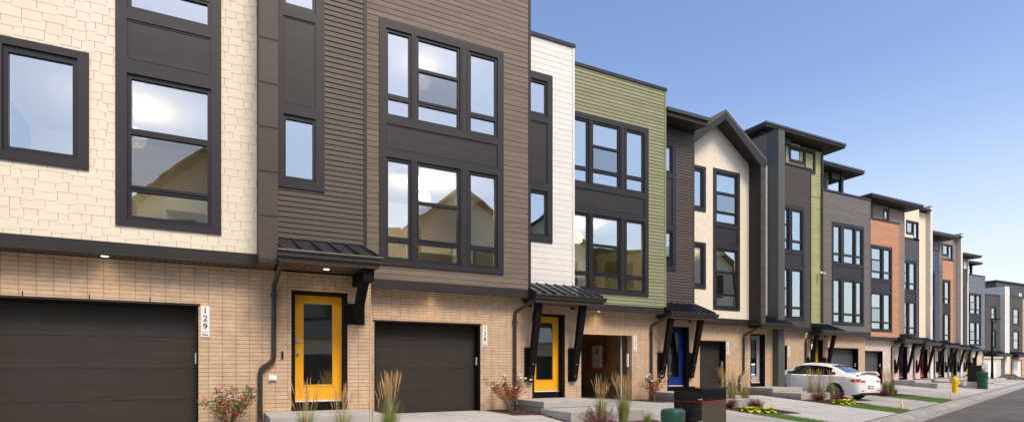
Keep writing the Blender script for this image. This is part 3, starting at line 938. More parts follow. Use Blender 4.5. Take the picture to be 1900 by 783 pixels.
def sub_area(name, x0, x1, ya, yb, mt, dz):
    m = MB().use(mt); n = 8
    for j in range(n):
        fa, fb = j / n, (j + 1) / n
        ya0 = lambda x: (ya if ya is not None else Yc(x) + .95 / CA)
        P = []
        for x, f in ((x0, fa), (x1, fa), (x1, fb), (x0, fb)):
            y = ya0(x) + (yb - ya0(x)) * f; P.append((x, y, gz(x, y) + dz))
        m.face(P)
    return tag(m.build(name), kind='structure')

# base under slabs
m = MB().use('soil')
for i in range(60):
    a = -40 + i * 4; b = a + 4
    for j in range(8):
        s0, s1 = .9 + j * .95, .9 + (j + 1) * .95
        zz = lambda s: max(-.45, min(0, -.45 + .45 * s / 6.3)) - .02
        m.face([P2(a, s0, zz(s0)), P2(b, s0, zz(s0)), P2(b, s1, zz(s1)), P2(a, s1, zz(s1))])
    m.face([P2(a, 8.5, -.02), P2(b, 8.5, -.02), P2(b, 30, -.02), P2(a, 30, -.02)])
tag(m.build('terrain'), kind='structure')

UNITS = [('129', -3.74, 11.6), ('128', 2.79, 13.5), ('127', 9.2, 15.5), ('126', 15.8, 17.35), ('125', 22.55, 19.3), ('124', 28.95, 20.3), ('123', 36.7, 22.8),
         ('122', 43.2, 24.8), ('121', 49.8, 26.7), ('120', 56.3, 28.7), ('119', 62.9, 30.6), ('118', 69.4, 32.5)]
strips = [(.35, 2.75, 11.6), (6.95, 9.45, 13.5), (13.65, 14.6, 15.5), (19.9, 21.75, 17.35), (27.4, 30.7, 19.3)]
slab_area('driveway', -6, .35, 11.7, 'concrete')
slab_area('driveway', 2.75, 6.95, 13.6, 'concrete_new')
slab_area('driveway', 9.45, 13.65, 15.6, 'concrete')
slab_area('driveway', 14.6, 19.9, 17.5, 'concrete_new')
slab_area('driveway', 21.75, 27.4, 19.5, 'concrete')
slab_area('driveway', 30.7, 37.2, 22.9, 'concrete')
for i in range(7):
    x = 37.2 + i * 6.5
    slab_area('driveway', x, x + 6.5, 25.0 + i * 1.95, 'concrete' if i % 2 else 'concrete_new')
# pale walks beside the planted strips in front of the steps
for x0, x1, ya, yb in ((6.3, 6.95, 9, 12), ):
    pass
# lawns and beds
LAWN = [(.35, 2.75, None, 7.6), (6.95, 9.45, None, 8.3), (13.65, 14.6, None, 11.25), (19.9, 21.75, None, 13.0), (27.4, 30.6, None, 15.6)]
for x0, x1, ya, yb in LAWN: sub_area('lawn_bed', x0, x1, ya, yb, 'grass_ground', .008)
BEDS = [(.35, 2.75, 7.6, 10.3), (6.95, 9.45, 8.3, 12.1), (13.65, 15.6, 11.25, 14.2), (19.9, 22.1, 13.0, 15.3), (27.4, 30.7, 15.6, 17.6),
        (-.2, .75, 10.3, 11.6), (6.2, 7.05, 11.95, 13.5), (12.55, 13.55, 14.1, 15.5), (19.2, 20.1, 16.2, 17.35)]
for x0, x1, ya, yb in BEDS: sub_area('planting_bed', x0, x1, ya, yb, 'mulch', .013)

# ================================================================== townhouses
# 129
r129, Yu, Yh, xr, X1 = gabled('nearest townhouse at the left edge, cream shingles over tan brick, number 129 by its garage', -3.74, 11.6, '129', 'yellow_door',
                              (1.35, 2.26), (-3.3, -.27), 6.53, dz=-.06, wa=.70)
# section over the door, dark lap siding
Yr = 11.95
m = MB(); hol = [tower0(r129, 1.04, Yr)]
clad(m, 'dark_siding', .965, 2.72, 2.95, 11.0, Yr, hol)
m.use('trim'); m.box(2.72, 2.79, Yr - .025, Yr + .1, 2.95, 11.0)
m.build('siding', parent=r129)
shell(r129, .97, 2.79, Yr + .12, 21.6, 2.985, 11.1, 'dark_siding', left=False, floors=(3.25, 6.55))
canopy(r129, .965, 2.70, Yr - .02, 10.52, 3.62, 3.17, 2.94, 11.6, ribs=5)
b = MB().use('post_dark'); b.box(2.42, 2.62, 10.62, 11.6, 2.72, 2.935); b.build('header_beam', parent=r129)
b = MB().use('post_dark')
b.hexa([(2.40, 11.46, 2.02), (2.57, 11.46, 2.02), (2.57, 11.58, 2.02), (2.40, 11.58, 2.02), (2.40, 10.78, 2.73), (2.57, 10.78, 2.73), (2.57, 10.98, 2.73), (2.40, 10.98, 2.73)])
b.build('brace', parent=r129)
b = MB().use('post_dark'); b.box(2.30, 2.66, 11.56, 11.61, 1.97, 2.38); b.build('brace_plate', parent=r129)
pipe(r129, [(1.03, 10.56, 3.05), (1.03, 10.62, 2.98), (.965, 11.5, 2.62), (.965, 11.53, 1.25), (.73, 11.53, 1.08), (.73, 11.53, .1), (.80, 11.3, .02)])
steps(r129, .80, 2.70, 11.75)
soffit_light(r129, -1.62, 11.45, 2.944, 6)
soffit_light(r129, 1.85, 11.15, 2.958, 9)
m = MB().use('black'); m.box(1.10, 1.14, 11.575, 11.6, 1.28, 1.42); m.use('chrome'); m.box(1.093, 1.147, 11.585, 11.601, 1.27, 1.43); m.build('doorbell', parent=r129)
m = MB().use('white_paint'); m.box(.88, 1.02, 11.56, 11.6, .87, .97); m.box(.91, .99, 11.545, 11.561, .885, .955); m.build('outlet_cover', parent=r129, bevel=.006)

for xx in (-2.71, -1.85, -1.0):
    m = MB().use('black'); m.box(xx - .008, xx + .008, 11.594, 11.61, 2.25, 2.32); m.build('weep_slot', parent=r129)
# 128
r128 = townhouse('townhouse number 128 with a grey-brown wood clad bay and a white clad side', 2.79, 13.5, 6.41, 4.60, 'wood_siding', 11.3, 'white_siding', 10.40,
          '128', door=(4.89, 5.80), dcol='yellow_door', lamp=8)
m = MB().use('lamp_white'); m.lathe([(0, -.10), (.10, -.085), (.17, -.04), (.19, 0)], (4.75, 14.9, 5.98), 20); m.use('chrome'); m.lathe([(.02, 0), (.02, .2)], (4.75, 14.9, 5.985), 8); m.build('ceiling_lamp', parent=r128)
def room(root, x0, x1, y0, z0, h, power):
    """a lit room behind the panes: added warm light, skirting, inner door and a low cupboard"""
    m = MB().use('white_paint'); m.box(x0 + .5, x0 + 1.4, y0 + 3.9, y0 + 3.95, z0, z0 + 2.05); m.build('inner_door', parent=root)
    m = MB().use('panel_grey'); m.box(x1 - 1.6, x1 - .3, y0 + 3.2, y0 + 3.9, z0, z0 + .9); m.box(x1 - 1.6, x1 - .3, y0 + 3.55, y0 + 3.9, z0 + 1.4, z0 + 2.1); m.build('cupboard', parent=root)
    l = bpy.data.lights.new('room_fill_light', 'POINT'); l.energy = power; l.color = (1, .78, .50); l.shadow_soft_size = .2  # added light to warm the panes; only one room has a visible lamp
    lo = bpy.data.objects.new('room_fill_light', l); col.objects.link(lo); lo.parent = root; lo.location = Vector(((x0 + x1) / 2, y0 + 1.8, z0 + h - .5)) - ORG[root.name]
room(r129, -3.4, .6, 11.4, 3.25, 2.8, 42)
room(r129, -3.4, .6, 11.4, 6.45, 2.8, 14)
room(r128, 2.95, 7.2, 13.3, 3.25, 3.0, 75)
room(r128, 2.95, 7.2, 13.3, 6.55, 2.9, 14)
# 127
r127 = townhouse('townhouse with a sage green lap sided bay over an open garage, number 127', 9.2, 15.5, 6.6, 4.62, 'green_siding', 10.74, 'dark_siding', 9.85,
          '127', door=(5.10, 6.01), dcol='blue_door', open_garage=True, up=.38, rec=.28, lamp=12, bay_dx=.62, gar=(.54, 3.45))
# low pitched eave over the dark part of 127
m = MB().use('gutter'); m.box(13.83, 15.86, 15.02, 15.14, 9.98, 10.10); m.use('gutter_face'); m.box(13.83, 15.82, 15.14, 15.17, 9.86, 9.99)
m.use('soffit_dark'); m.box(13.83, 15.8, 15.17, 15.76, 9.86, 9.9)
m.use('roof_shingle'); m.hexa([(13.83, 15.1, 10.05), (15.84, 15.1, 10.05), (15.84, 25, 11.0), (13.83, 25, 11.0), (13.83, 15.1, 10.1), (15.84, 15.1, 10.1), (15.84, 25, 11.2), (13.83, 25, 11.2)])
m.build('eave', parent=r127)
room(r127, 9.4, 13.6, 15.3, 3.25, 3.0, 70)
# garage contents: fuse panel on plywood and door opener track on the right wall
gx = 9.2 + 3.45 + .28
m = MB().use('plywood'); m.box(gx - .02, gx, 17.0, 18.6, .95, 2.2); m.build('plywood_board', parent=r127)
m = MB().use('panel_grey'); m.box(gx - .12, gx - .021, 17.55, 18.05, 1.1, 1.95); m.use('black'); m.box(gx - .123, gx - .121, 17.7, 17.78, 1.6, 1.85); m.build('fuse_panel', parent=r127, bevel=.008)
m = MB().use('black')
m.tube([(gx - .05, 17.5, 1.5), (gx - .06, 17.3, 1.7), (gx - .05, 17.4, 1.2), (gx - .05, 17.2, 1.45), (gx - .05, 17.35, 1.8), (gx - .05, 17.35, 2.8)], .015, 6); m.build('cable', parent=r127)
m = MB().use('plywood'); m.box(gx - .02, gx, 15.8, 21, .32, .42); m.build('skirting', parent=r127)
m = MB().use('chrome'); m.box(12.45, 12.5, 15.85, 15.9, 0, 2.2); m.tube([(12.47, 15.9, 2.2), (12.47, 16.1, 2.38), (12.47, 18.5, 2.42)], .025, 6); m.use('white_paint'); m.box(12.57, 12.62, 15.63, 15.70, 1.15, 1.6)
m.build('door_track', parent=r127)
g = MB().use('garage_dark'); g.box(9.8, 12.4, 16.2, 18.6, 2.35, 2.40); g.build('garage_door', parent=r127)

# 126
r126, Yu6, Yh6, xr6, _ = gabled('cream shingled townhouse in mid row under a pointed dark gable hood, number 126', 15.8, 17.35, '126', 'lilac_door', (20.75, 21.55), (16.4, 19.17), 6.3)
Yr = 17.62
m = MB(); clad(m, 'white_siding', 20.505, 22.1, 2.95, 10.2, Yr, []); m.build('siding', parent=r126)
shell(r126, 20.51, 22.1, Yr + .12, 27, 2.985, 10.3, 'white_siding', left=False)
canopy(r126, 20.52, 22.5, Yr - .02, 16.62, 3.46, 3.04, 2.80, 17.35, braces=())
pipe(r126, [(20.58, 16.65, 2.9), (20.2, 17.29, 2.5), (20.2, 17.29, .9), (19.95, 17.29, .72), (19.95, 17.29, .1)])
pipe(r126, [(20.53, 17.45, 9.9), (20.62, 17.5, 9.7), (20.62, 17.55, 3.5)], .035)
steps(r126, 20.2, 22.05, 17.35)
side_fin(r126, 22.1, .42, 17.05, 17.62, -.1, 11.66, 'fin_grey')

room(r126, 16.2, 20.1, 17.2, 3.25, 2.8, 80)
# 125
r125 = townhouse('four storey townhouse behind the white car, dark siding beside a narrow lime green strip', 22.55, 19.3, 6.35, 4.55, 'dark_siding', 11.3, 'lime_siding', 12.7,
          '125', door=(5.0, 5.9), dcol='yellow_door', recwin=False, bay_dx=.80, gar=(.4, 3.1), cs=(4.75, 6.75), step=False)
w = winTop(r125, 26.22, 19.62, 11.72, 12.58, 2.1)
balcony_tower(r125, 26.0, 28.9, 19.63, 28, 10.2, 12.72, 'lime_siding', win=w, roofbox=(23.6, 29.85, 18.9, 28.5, 13.02), post=(23.9, 19.3, 10.3))
side_fin(r125, 22.1, .42, 17.63, 26, 9.8, 11.66, 'grey_siding')
m = MB().use('trim'); m.box(27.12, 27.42, 19.55, 19.66, 5.2, 11.4); m.use('glass'); m.box(27.2, 27.36, 19.54, 19.545, 5.35, 8); m.box(27.2, 27.36, 19.54, 19.545, 8.3, 11.2); m.build('slot_window', parent=r125)
pipe(r125, [(29.2, 18.95, 12.8), (28.83, 19.55, 12.5), (28.83, 19.55, 3.5)], .05)
m = MB().use('white_paint'); m.box(28.5, 28.62, 19.42, 19.5, 6.1, 6.22); m.tube([(28.56, 19.5, 6.16), (28.56, 19.2, 6.08)], .05, 10); m.build('security_camera', parent=r125)
# 124
r124 = thing('townhouse', (28.95, 20.3, 0), 'grey-brown boarded townhouse with a covered roof terrace, between the lime strip and the orange bay', 'townhouse', 'row of attached townhouses')
m = MB().use('brick'); wall(m, 28.95, 33.85, 20.3, 20.54, -.35, 2.93, [(30.4, 33.2, 0, 2.21)])
m.box(33.73, 33.85, 20.54, 30, -.3, 2.93); m.build('brick_wall', parent=r124)
i = MB().use('black'); i.box(28.96, 33.7, 21.05, 21.1, 0, 2.9); i.build('interior_wall', parent=r124)
garage(r124, 30.4, 33.2, 20.3, m_='garage_grey'); plate(r124, 30.1, 20.3, '124')
Y4 = 20.0
S = lambda a, b, c, d: (30.3 + a, 30.3 + b, c, d)
fr = []; wn4 = []
for a, b, c, d in ((.12, .76, .18, .71), (1.02, 2.02, 1.1, 1.96), (2.17, 2.76, 2.24, 2.68)):
    for z0, z1, zz in ((3.63, 6.02, [(3.7, 4.06), (4.18, 5.95)]), (6.98, 9.02, [(7.04, 7.39), (7.51, 8.95)])):
        fr.append(S(a, b, z0, z1)); wn4.append((S(a, b, z0, z1), [S(c, d, p, q) for p, q in zz]))
pan = S(.12, 2.76, 6.21, 6.80)
surround(r124, S(0, 2.92, 3.5, 9.2), fr + [pan], Y4); spandrel(r124, pan, Y4)
for r, p in wn4: window(r124, r, p, Y4)
m = MB(); clad(m, 'grey_siding', 28.95, 33.8, 3.17, 10.8, Y4, [S(0, 2.92, 3.5, 9.2)]); m.use('grey_siding'); m.box(33.8, 33.87, Y4 - .02, Y4 + .1, 3.17, 10.8); m.build('siding', parent=r124)
m = MB().use('fascia'); m.box(28.95, 33.87, Y4 - .03, Y4 + .1, 2.94, 3.168); m.build('fascia_board', parent=r124)
m = MB().use('trim'); m.box(28.95, 33.9, Y4 - .04, Y4 + .18, 10.8, 10.92); m.build('parapet_cap', parent=r124)
m = MB().use('soffit'); m.box(28.95, 33.85, Y4 + .101, 20.299, 2.955, 2.98); m.build('soffit', parent=r124)
shell(r124, 28.95, 33.87, Y4 + .12, 30, 2.985, 10.8, 'grey_siding', left=False, floors=(3.25, 6.55, 9.75))
balcony_tower(r124, 29.0, 32.5, 21.7, 29, 9.75, 12.72, 'lime_siding', roofbox=(28.9, 34.9, 20.95, 29.5, 13.02), post=(33.35, 21.4, 10.0))
m = MB().use('trim'); m.box(32.0, 32.3, 21.6, 21.68, 10.6, 12.6); m.build('corner_board', parent=r124)
m = MB().use('trim'); m.box(32.5, 33.6, 21.45, 21.6, 12.35, 12.72); m.build('terrace_beam', parent=r124)

# 123 .. 118
r123 = townhouse('townhouse with the large orange clad bay, first of the second block', 36.7, 22.8, 6.5, 4.68, 'orange_siding', 10.95, 'taupe_siding', 12.2, '123', door=(5.25, 6.15), dcol='purple_door',
                 garage_m='garage_grey', brick='brick_pale', recwin=False, bay_dx=.60)
w = winTop(r123, 40.75, 23.2, 11.2, 12.05, 1.8)
balcony_tower(r123, 39.2, 43.0, 23.2, 31, 10.0, 12.25, 'taupe_siding', win=w, roofbox=(38.0, 44.1, 22.35, 31.5, 12.5), post=(38.9, 22.9, 10.2))
r122 = townhouse('townhouse of charcoal siding framed in cream, with a pale fin wall and red door', 43.2, 24.8, 6.42, 4.55, 'slate_siding', 10.9, 'cream_siding', 13.3, None, door=(5.3, 6.2), dcol='red_door',
                 garage_m='garage_grey', brick='brick_pale', recwin=False, bay_dx=1.0, up=.25, rec=.2)
w = winTop(r122, 46.0, 24.54, 11.15, 12.2, 1.65)
m = MB(); clad(m, 'cream_siding', 43.2, 47.75, 10.9, 13.3, 24.54, w); m.use('trim'); m.box(43.2, 49.6, 24.55, 25.2, 13.3, 13.4); m.build('siding', parent=r122)
side_fin(r122, 49.63, .3, 24.68, 34, -.1, 13.7, 'fin_pale')
r121 = townhouse('townhouse with the navy blue clad bay right of the pale fin wall', 49.95, 26.7, 6.3, 4.45, 'navy_siding', 11.05, 'grey_siding', 12.2, None, door=(4.95, 5.85), dcol='dark_door',
                 garage_m='garage_grey', brick='brick_pale', recwin=False, bay_dx=.6)
w = winTop(r121, 53.9, 27.05, 11.25, 12.1, 1.8)
balcony_tower(r121, 52.0, 56.2, 27.05, 36, 10.0, 12.25, 'taupe_siding', win=w, roofbox=(51, 57.3, 26.3, 36.5, 12.5), post=(51.6, 26.7, 10.2))
r120 = townhouse('townhouse with the narrower orange clad bay under brown siding, between two flat roofs', 56.3, 28.7, 6.33, 4.68, 'orange_siding', 11.1, 'taupe_siding', 13.4, None, door=(4.95, 5.85), dcol='dark_door',
                 garage_m='garage_grey', brick='brick_pale', recwin=False, bay_dx=.9, rec=.2)
w = winTop(r120, 59.15, 28.45, 11.4, 12.5, 1.75)
m = MB(); clad(m, 'taupe_siding', 56.3, 61.0, 11.1, 13.4, 28.45, w); m.use('trim'); m.box(56.4, 62.7, 28.4, 29, 13.4, 13.5); m.build('siding', parent=r120)
side_fin(r120, 62.64, .3, 28.55, 38, -.1, 13.75, 'fin_pale')
r119 = townhouse('townhouse with a slim charcoal bay below a yellow top floor, far along the row', 63.06, 30.6, 6.3, 4.6, 'dark_siding', 11.1, 'white_siding', 12.4, None, door=(5.0, 5.9), dcol='yellow_door',
                 garage_m='garage_grey', brick='brick_pale', recwin=False, bay_dx=.7)
w = winTop(r119, 67.2, 30.95, 11.2, 12.2, 1.9)
balcony_tower(r119, 65.0, 69.2, 30.95, 40, 10.0, 12.4, 'lime_siding', win=w, roofbox=(64.0, 70.4, 30.2, 40, 12.7), post=(64.6, 30.6, 10.2))
r118 = townhouse('last townhouse of the row, blue-grey clad bay at its far right end', 69.4, 32.5, 6.4, 6.3, 'blue_grey_siding', 11.25, None, 0, None, door=None, garage_m='garage_grey', brick='brick_pale', recwin=False, bay_dx=2.2, can=False, step=False, gar=(2.9, 5.2))
balcony_tower(r118, 71.0, 74.0, 33.2, 41, 11.0, 12.5, 'grey_siding', roofbox=(70.4, 75.2, 32.2, 41, 12.72), post=(74.4, 32.9, 11.0))

# beyond the side road: the next block
def far_block(x, D, mt, top, label, pillar, wins):
    r = thing('townhouse', (x, D, -.4), label, 'townhouse', 'houses beyond the side road')
    m = MB().use('brick'); wall(m, x, x + 7.6, D + .3, D + .5, -.45, 2.93, [(x + .9, x + 2.0, -.4, 2.1), (x + 2.5, x + 5.0, -.4, 2.2)]); m.build('brick_wall', parent=r)
    m = MB(); hol = []
    for (a, b, c, d) in wins:
        hol.append((a, b, c, d)); surround(r, (a, b, c, d), [(a + .15, b - .15, c + .15, d - .15)], D)
        window(r, (a + .15, b - .15, c + .15, d - .15), [(a + .25, b - .25, c + .25, (c + d) / 2 - .05), (a + .25, b - .25, (c + d) / 2 + .05, d - .25)], D)
    clad(m, mt, x, x + (3.7 if pillar else 4.4), 2.95, top, D, hol); m.use(mt); m.box(x, x + (3.7 if pillar else 4.4), D + .12, D + 9, 2.95, top); m.build('siding', parent=r)
    m = MB().use('trim'); m.box(x - .03, x + 4.43, D - .05, D + .3, top, top + .12); m.build('parapet_cap', parent=r)
    if pillar:
        m = MB(); clad(m, 'slate_siding', x + 4.95, x + 7.6, 2.95, top + .4, D + .8, []); m.box(x + 4.95, x + 7.6, D + .92, D + 9, 2.95, top + .4); m.build('side_bay', parent=r)
    else:
        m = MB().use('brick'); m.box(x + 4.4, x + 7.6, D + .1, D + 9, 2.95, top - .2); m.build('brick_bay', parent=r)
    if pillar: side_fin(r, x + 3.7, 1.25, D - .6, D + 6, 2.9 if False else -.4, 12.1, 'fin_pale')
    canopy(r, x + .2, x + 4.2, D, D - 1.2, 3.4, 2.9, 2.6, D + .3)
    m = MB().use('dark_door'); m.box(x + .9, x + 2.0, D + .42, D + .47, -.4, 2.1); m.use('white_paint'); m.box(x + 2.5, x + 5.0, D + .44, D + .49, -.4, 2.2); m.build('front_door', parent=r)
    return r
far_block(90.7, 38.5, 'olive_wall', 10.8, 'dark olive house with a pale tall pillar beyond the end of the row', True, [(92.0, 93.5, 7.2, 9.3), (92.0, 93.5, 3.7, 6.2)])
far_block(98.9, 39.4, 'olive_wall', 11.2, 'dark house at the right edge of the photo, past the pale pillar', False, [(100.4, 102.2, 7.2, 9.6), (100.4, 102.2, 3.6, 6.4)])
r = thing('apartment_block', (106.8, 44, -.4), 'tall slate grey block rising behind the far olive house and pale pillar', 'apartment block')
m = MB(); clad(m, 'slate_siding', 106.8, 122, 10, 14.4, 44, [(110, 111.5, 11.4, 13.2), (114, 115.5, 11.4, 13.2)]); m.box(106.8, 122, 44.12, 56, -.4, 14.4); m.build('wall', parent=r)
for a in (110, 114): window(r, (a, a + 1.5, 11.4, 13.2), [(a + .1, a + 1.4, 11.5, 13.1)], 44)
m = MB().use('trim'); m.box(106.6, 122.2, 43.8, 56, 14.4, 14.6); m.build('roof', parent=r)
m = MB().use('stone_pale'); m.box(84.2, 88.6, 36.0, 40, -.45, 2.3); m.use('white_paint'); m.box(85.2, 87.2, 35.95, 35.999, -.35, 1.8); m.use('stone_pale'); m.box(84.0, 88.8, 35.85, 40, 2.301, 2.5)
tag(m.build('garage_block'), 'low cream garage block with a white door beneath the far olive house', 'garage')

# houses on the other side of the street: they show in the window panes
def opposite(i, u, mt, mt2, gable):
    w = 6.6
    labels = ['white sided flat roofed house across the street, behind the camera', 'cream gabled house across the street, opposite the nearest yellow door', 'grey flat roofed house across the street between cream gables',
              'cream gabled house across the street, mirrored in the green bay windows', 'cream gabled house across the street next to the orange one', 'orange clad flat roofed house across the street, mirrored in lower panes',
              'cream gabled house across the street, between the orange and last grey ones', 'grey flat roofed house at the right end of the row across the street']
    s0 = -12.6
    def Q(a, b, z): return (P2(u + a, s0 - b, z)[0], P2(u + a, s0 - b, z)[1], z)
    r = thing('opposite_house', Q(0, 0, -.35), labels[i % len(labels)], 'house', 'houses across the street seen only as reflections')
    def bx(m, a0, a1, b0, b1, z0, z1):
        m.hexa([Q(a0, b1, z0), Q(a1, b1, z0), Q(a1, b0, z0), Q(a0, b0, z0), Q(a0, b1, z1), Q(a1, b1, z1), Q(a1, b0, z1), Q(a0, b0, z1)])
    m = MB().use(mt2); bx(m, 0, w, 0, 9, -.5, 2.7); m.build('ground_floor_wall', parent=r)
    m = MB().use(mt); bx(m, .02, w - .02, -.3, 9, 2.7, 9.0)
    if gable:
        for b0, b1 in ((-.3, 9),):
            m.hexa([Q(.02, b1, 9), Q(w - .02, b1, 9), Q(w - .02, b0, 9), Q(.02, b0, 9), Q(w / 2 - .02, b1, 11.6), Q(w / 2 + .02, b1, 11.6), Q(w / 2 + .02, b0, 11.6), Q(w / 2 - .02, b0, 11.6)])
    m.build('upper_wall', parent=r)
    m = MB().use('trim')
    if gable:
        for sg in (0, 1):
            e = -.3 if sg == 0 else w + .3
            m.hexa([Q(e, 9, 8.75), Q(w / 2, 9, 11.62), Q(w / 2, -.9, 11.62), Q(e, -.9, 8.75), Q(e, 9, 8.98), Q(w / 2, 9, 11.9), Q(w / 2, -.9, 11.9), Q(e, -.9, 8.98)])
    else: bx(m, -.1, w + .1, -.45, 9.1, 9.0, 9.25)
    m.build('roof', parent=r)
    for (a, b, z0, z1) in ((.7, 2.7, 3.6, 5.8), (4.0, 5.7, 3.6, 5.8), (.7, 2.7, 6.6, 8.4), (4.0, 5.7, 6.6, 8.4)):
        m = MB().use('trim'); bx(m, a, b, -.34, -.29, z0, z1); wd = m.build('window', parent=r)
        m = MB().use('glass'); m.use('black_gloss'); bx(m, a + .15, b - .15, -.36, -.33, z0 + .15, z1 - .15); m.build('pane', parent=wd)
    m = MB().use('garage_dark'); bx(m, .6, 3.4, -.03, .05, -.4, 1.85); m.build('garage_door', parent=r)
    m = MB().use('white_paint'); bx(m, 4.4, 5.3, -.03, .05, -.2, 1.9); m.build('front_door', parent=r)
opp = [(-14.5, 'white_siding', 'brick', 0), (-7.5, 'cream_sunlit', 'brick', 1), (-.5, 'grey_siding', 'brick', 0), (6.5, 'cream_sunlit', 'brick', 1), (13.5, 'cream_sunlit', 'brick', 1), (20.5, 'orange_siding', 'brick', 0),
       (27.5, 'cream_sunlit', 'brick', 1), (34.5, 'grey_siding', 'brick', 0)]
for i, (u, a, b, g) in enumerate(opp): opposite(i, u, a, b, g)
# ================================================================== vehicle
def build_car():
    """white sedan, nose into the garage: local y from the rear bumper (0) to the nose (4.55), x across"""
    cx0, y0 = 23.62, 13.93
    zb = -.235; slope = .045
    root = thing('parked_car', (cx0, y0, zb), 'white four door sedan with a boot spoiler parked nose-in on the driveway of number 125', 'car')
    L = 4.55; HW = .88; WR = (.98, 3.62); RW = .325
    def interp(t, tab):
        for (a, b), (c, d) in zip(tab[:-1], tab[1:]):
            if t <= c:
                f = (t - a) / (c - a) if c > a else 0; f = max(0, min(1, f)); f = f * f * (3 - 2 * f) if False else f
                return b + (d - b) * f
        return tab[-1][1]
    deck = [(0, .90), (.05, 1.0), (.18, 1.07), (.62, 1.11), (1.0, 1.05), (1.3, .98), (2.9, .98), (3.3, .99), (3.75, .93), (4.2, .82), (4.42, .70), (4.55, .55)]
    belt = [(0, .86), (.12, .94), (.6, .985), (1.2, .97), (2.2, .94), (3.2, .93), (3.8, .87), (4.2, .78), (4.45, .62), (4.55, .5)]
    halfw = [(0, .66), (.06, .76), (.2, .82), (.5, .865), (1, .88), (2.2, .885), (3.2, .88), (3.8, .86), (4.2, .79), (4.42, .68), (4.55, .50)]
    bot = [(0, .34), (.1, .28), (.4, .22), (1, .2), (3.6, .19), (4.3, .22), (4.5, .28), (4.55, .34)]
    def ringpts(y):
        hw = interp(y, halfw); za = arch(y); b = interp(y, belt)
        return [(hw * .955, za), (hw * .99, max(za + .012, .40)), (hw * 1.0, max(za + .03, .52)), (hw * .992, max(za + .05, .70)), (hw * .975, max(b - .10, za + .07)), (hw * .955, b - .015)]
    def arch(y):
        z = interp(y, bot)
        for w in WR:
            d = abs(y - w)
            if d < RW + .055: z = max(z, .31 + sqrt(max(0, (RW + .055) ** 2 - d * d)))
        return z
    def T(x, y, z): return (cx0 + x, y0 + y, zb + z + slope * y)
    ys = sorted(set([0, .02, .05, .09, .14, .2, .3] + [round(.3 + i * .04, 3) for i in range(104)] + [4.48, 4.52, 4.55]))
    ys = [y for y in ys if y <= 4.55]
    m = MB().use('car_white'); rings = []
    for y in ys:
        hw = interp(y, halfw); zb_ = interp(y, bot); za = arch(y); b = interp(y, belt); d = interp(y, deck)
        ins = 0 if za <= zb_ + .001 else 0
        half = [(hw * .0, zb_), (hw * .72, zb_), (hw * .72, max(zb_, za - .0)), (hw * .955, za), (hw * .99, max(za + .012, .40)), (hw * 1.0, max(za + .03, .52)), (hw * .992, max(za + .05, .70)), (hw * .975, max(b - .10, za + .07)), (hw * .955, b - .015),
                (hw * .91, b + .01 if d > b else b), (hw * .72, (d * .75 + b * .25) + .01), (hw * .4, d), (0, d + .012)]
        ring = [T(x, y, z) for x, z in half] + [T(-x, y, z) for x, z in half[-2:0:-1]]
        rings.append(ring)
    n = len(rings[0]); base = 0
    for r in rings: m.v += r
    for i in range(len(rings) - 1):
        for k in range(n):
            m.f.append([i * n + k, i * n + (k + 1) % n, (i + 1) * n + (k + 1) % n, (i + 1) * n + k]); m.m.append(0)
    m.f.append(list(range(n))); m.m.append(0); m.f.append([(len(rings) - 1) * n + k for k in range(n)][::-1]); m.m.append(0)
    body = m.build('body', parent=root, smooth=True, fixn=True)
    body.modifiers.new('es', 'EDGE_SPLIT').split_angle = radians(42)
    # greenhouse
    roof = [(.62, 1.09), (.85, 1.20), (1.15, 1.345), (1.5, 1.43), (1.9, 1.47), (2.3, 1.475), (2.65, 1.44), (2.95, 1.35), (3.3, 1.19), (3.62, 1.0)]
    rw = [(.62, .56), (.85, .55), (1.15, .55), (1.5, .575), (1.9, .59), (2.3, .59), (2.65, .575), (2.95, .57), (3.3, .60), (3.62, .66)]
    bw = [(.62, .70), (.85, .74), (1.15, .775), (1.5, .80), (1.9, .815), (2.3, .82), (2.65, .82), (2.95, .81), (3.3, .79), (3.62, .76)]
    ys2 = [.62 + i * .06 for i in range(51)]
    rings = []
    for y in ys2:
        z1 = interp(y, roof); zb1 = min(interp(y, belt) - .01, z1 - .005); w1 = interp(y, rw); w0 = interp(y, bw)
        sec = []
        k1 = (z1 - zb1)
        pts = [(w0, zb1), (w0 - .01, zb1 + k1 * .06), (w0 + (w1 - w0) * .45, zb1 + k1 * .42), (w0 + (w1 - w0) * .86, zb1 + k1 * .80), (w1, zb1 + k1 * .90), (w1 * .93, zb1 + k1 * .965), (w1 * .6, z1 - .0), (0, z1 + .012)]
        rings.append([T(x, y, z) for x, z in pts] + [T(-x, y, z) for x, z in pts[-2::-1]])
    gm = MB(); gm.use('car_white'); gm.use('glass_car'); gm.use('car_black')
    gm.v = [p for r in rings for p in r]; n = len(rings[0])
    for i in range(len(rings) - 1):
        y = (ys2[i] + ys2[i + 1]) / 2
        for k in range(n - 1):
            kk = min(k, n - 2 - k); mi = 0
            side = kk in (1, 2)
            if side and 1.02 < y < 3.12:
                mi = 1
                if 2.03 < y < 2.11: mi = 2
            if side and kk == 2 and (y < 1.2 or y > 2.95): mi = 0
            if kk == 1 and y > 3.12 and y < 3.25: mi = 1
            if kk in (5, 6) and (.68 < y < 1.32 or 2.72 < y < 3.56): mi = 1
            if kk == 4 and (.74 < y < 1.26 or 2.8 < y < 3.5): mi = 0
            gm.f.append([i * n + k, i * n + k + 1, (i + 1) * n + k + 1, (i + 1) * n + k]); gm.m.append(mi)
    gh = gm.build('cabin', parent=root, smooth=True)
    # interior block so that the windows look into a dark cabin
    m = MB().use('car_black')
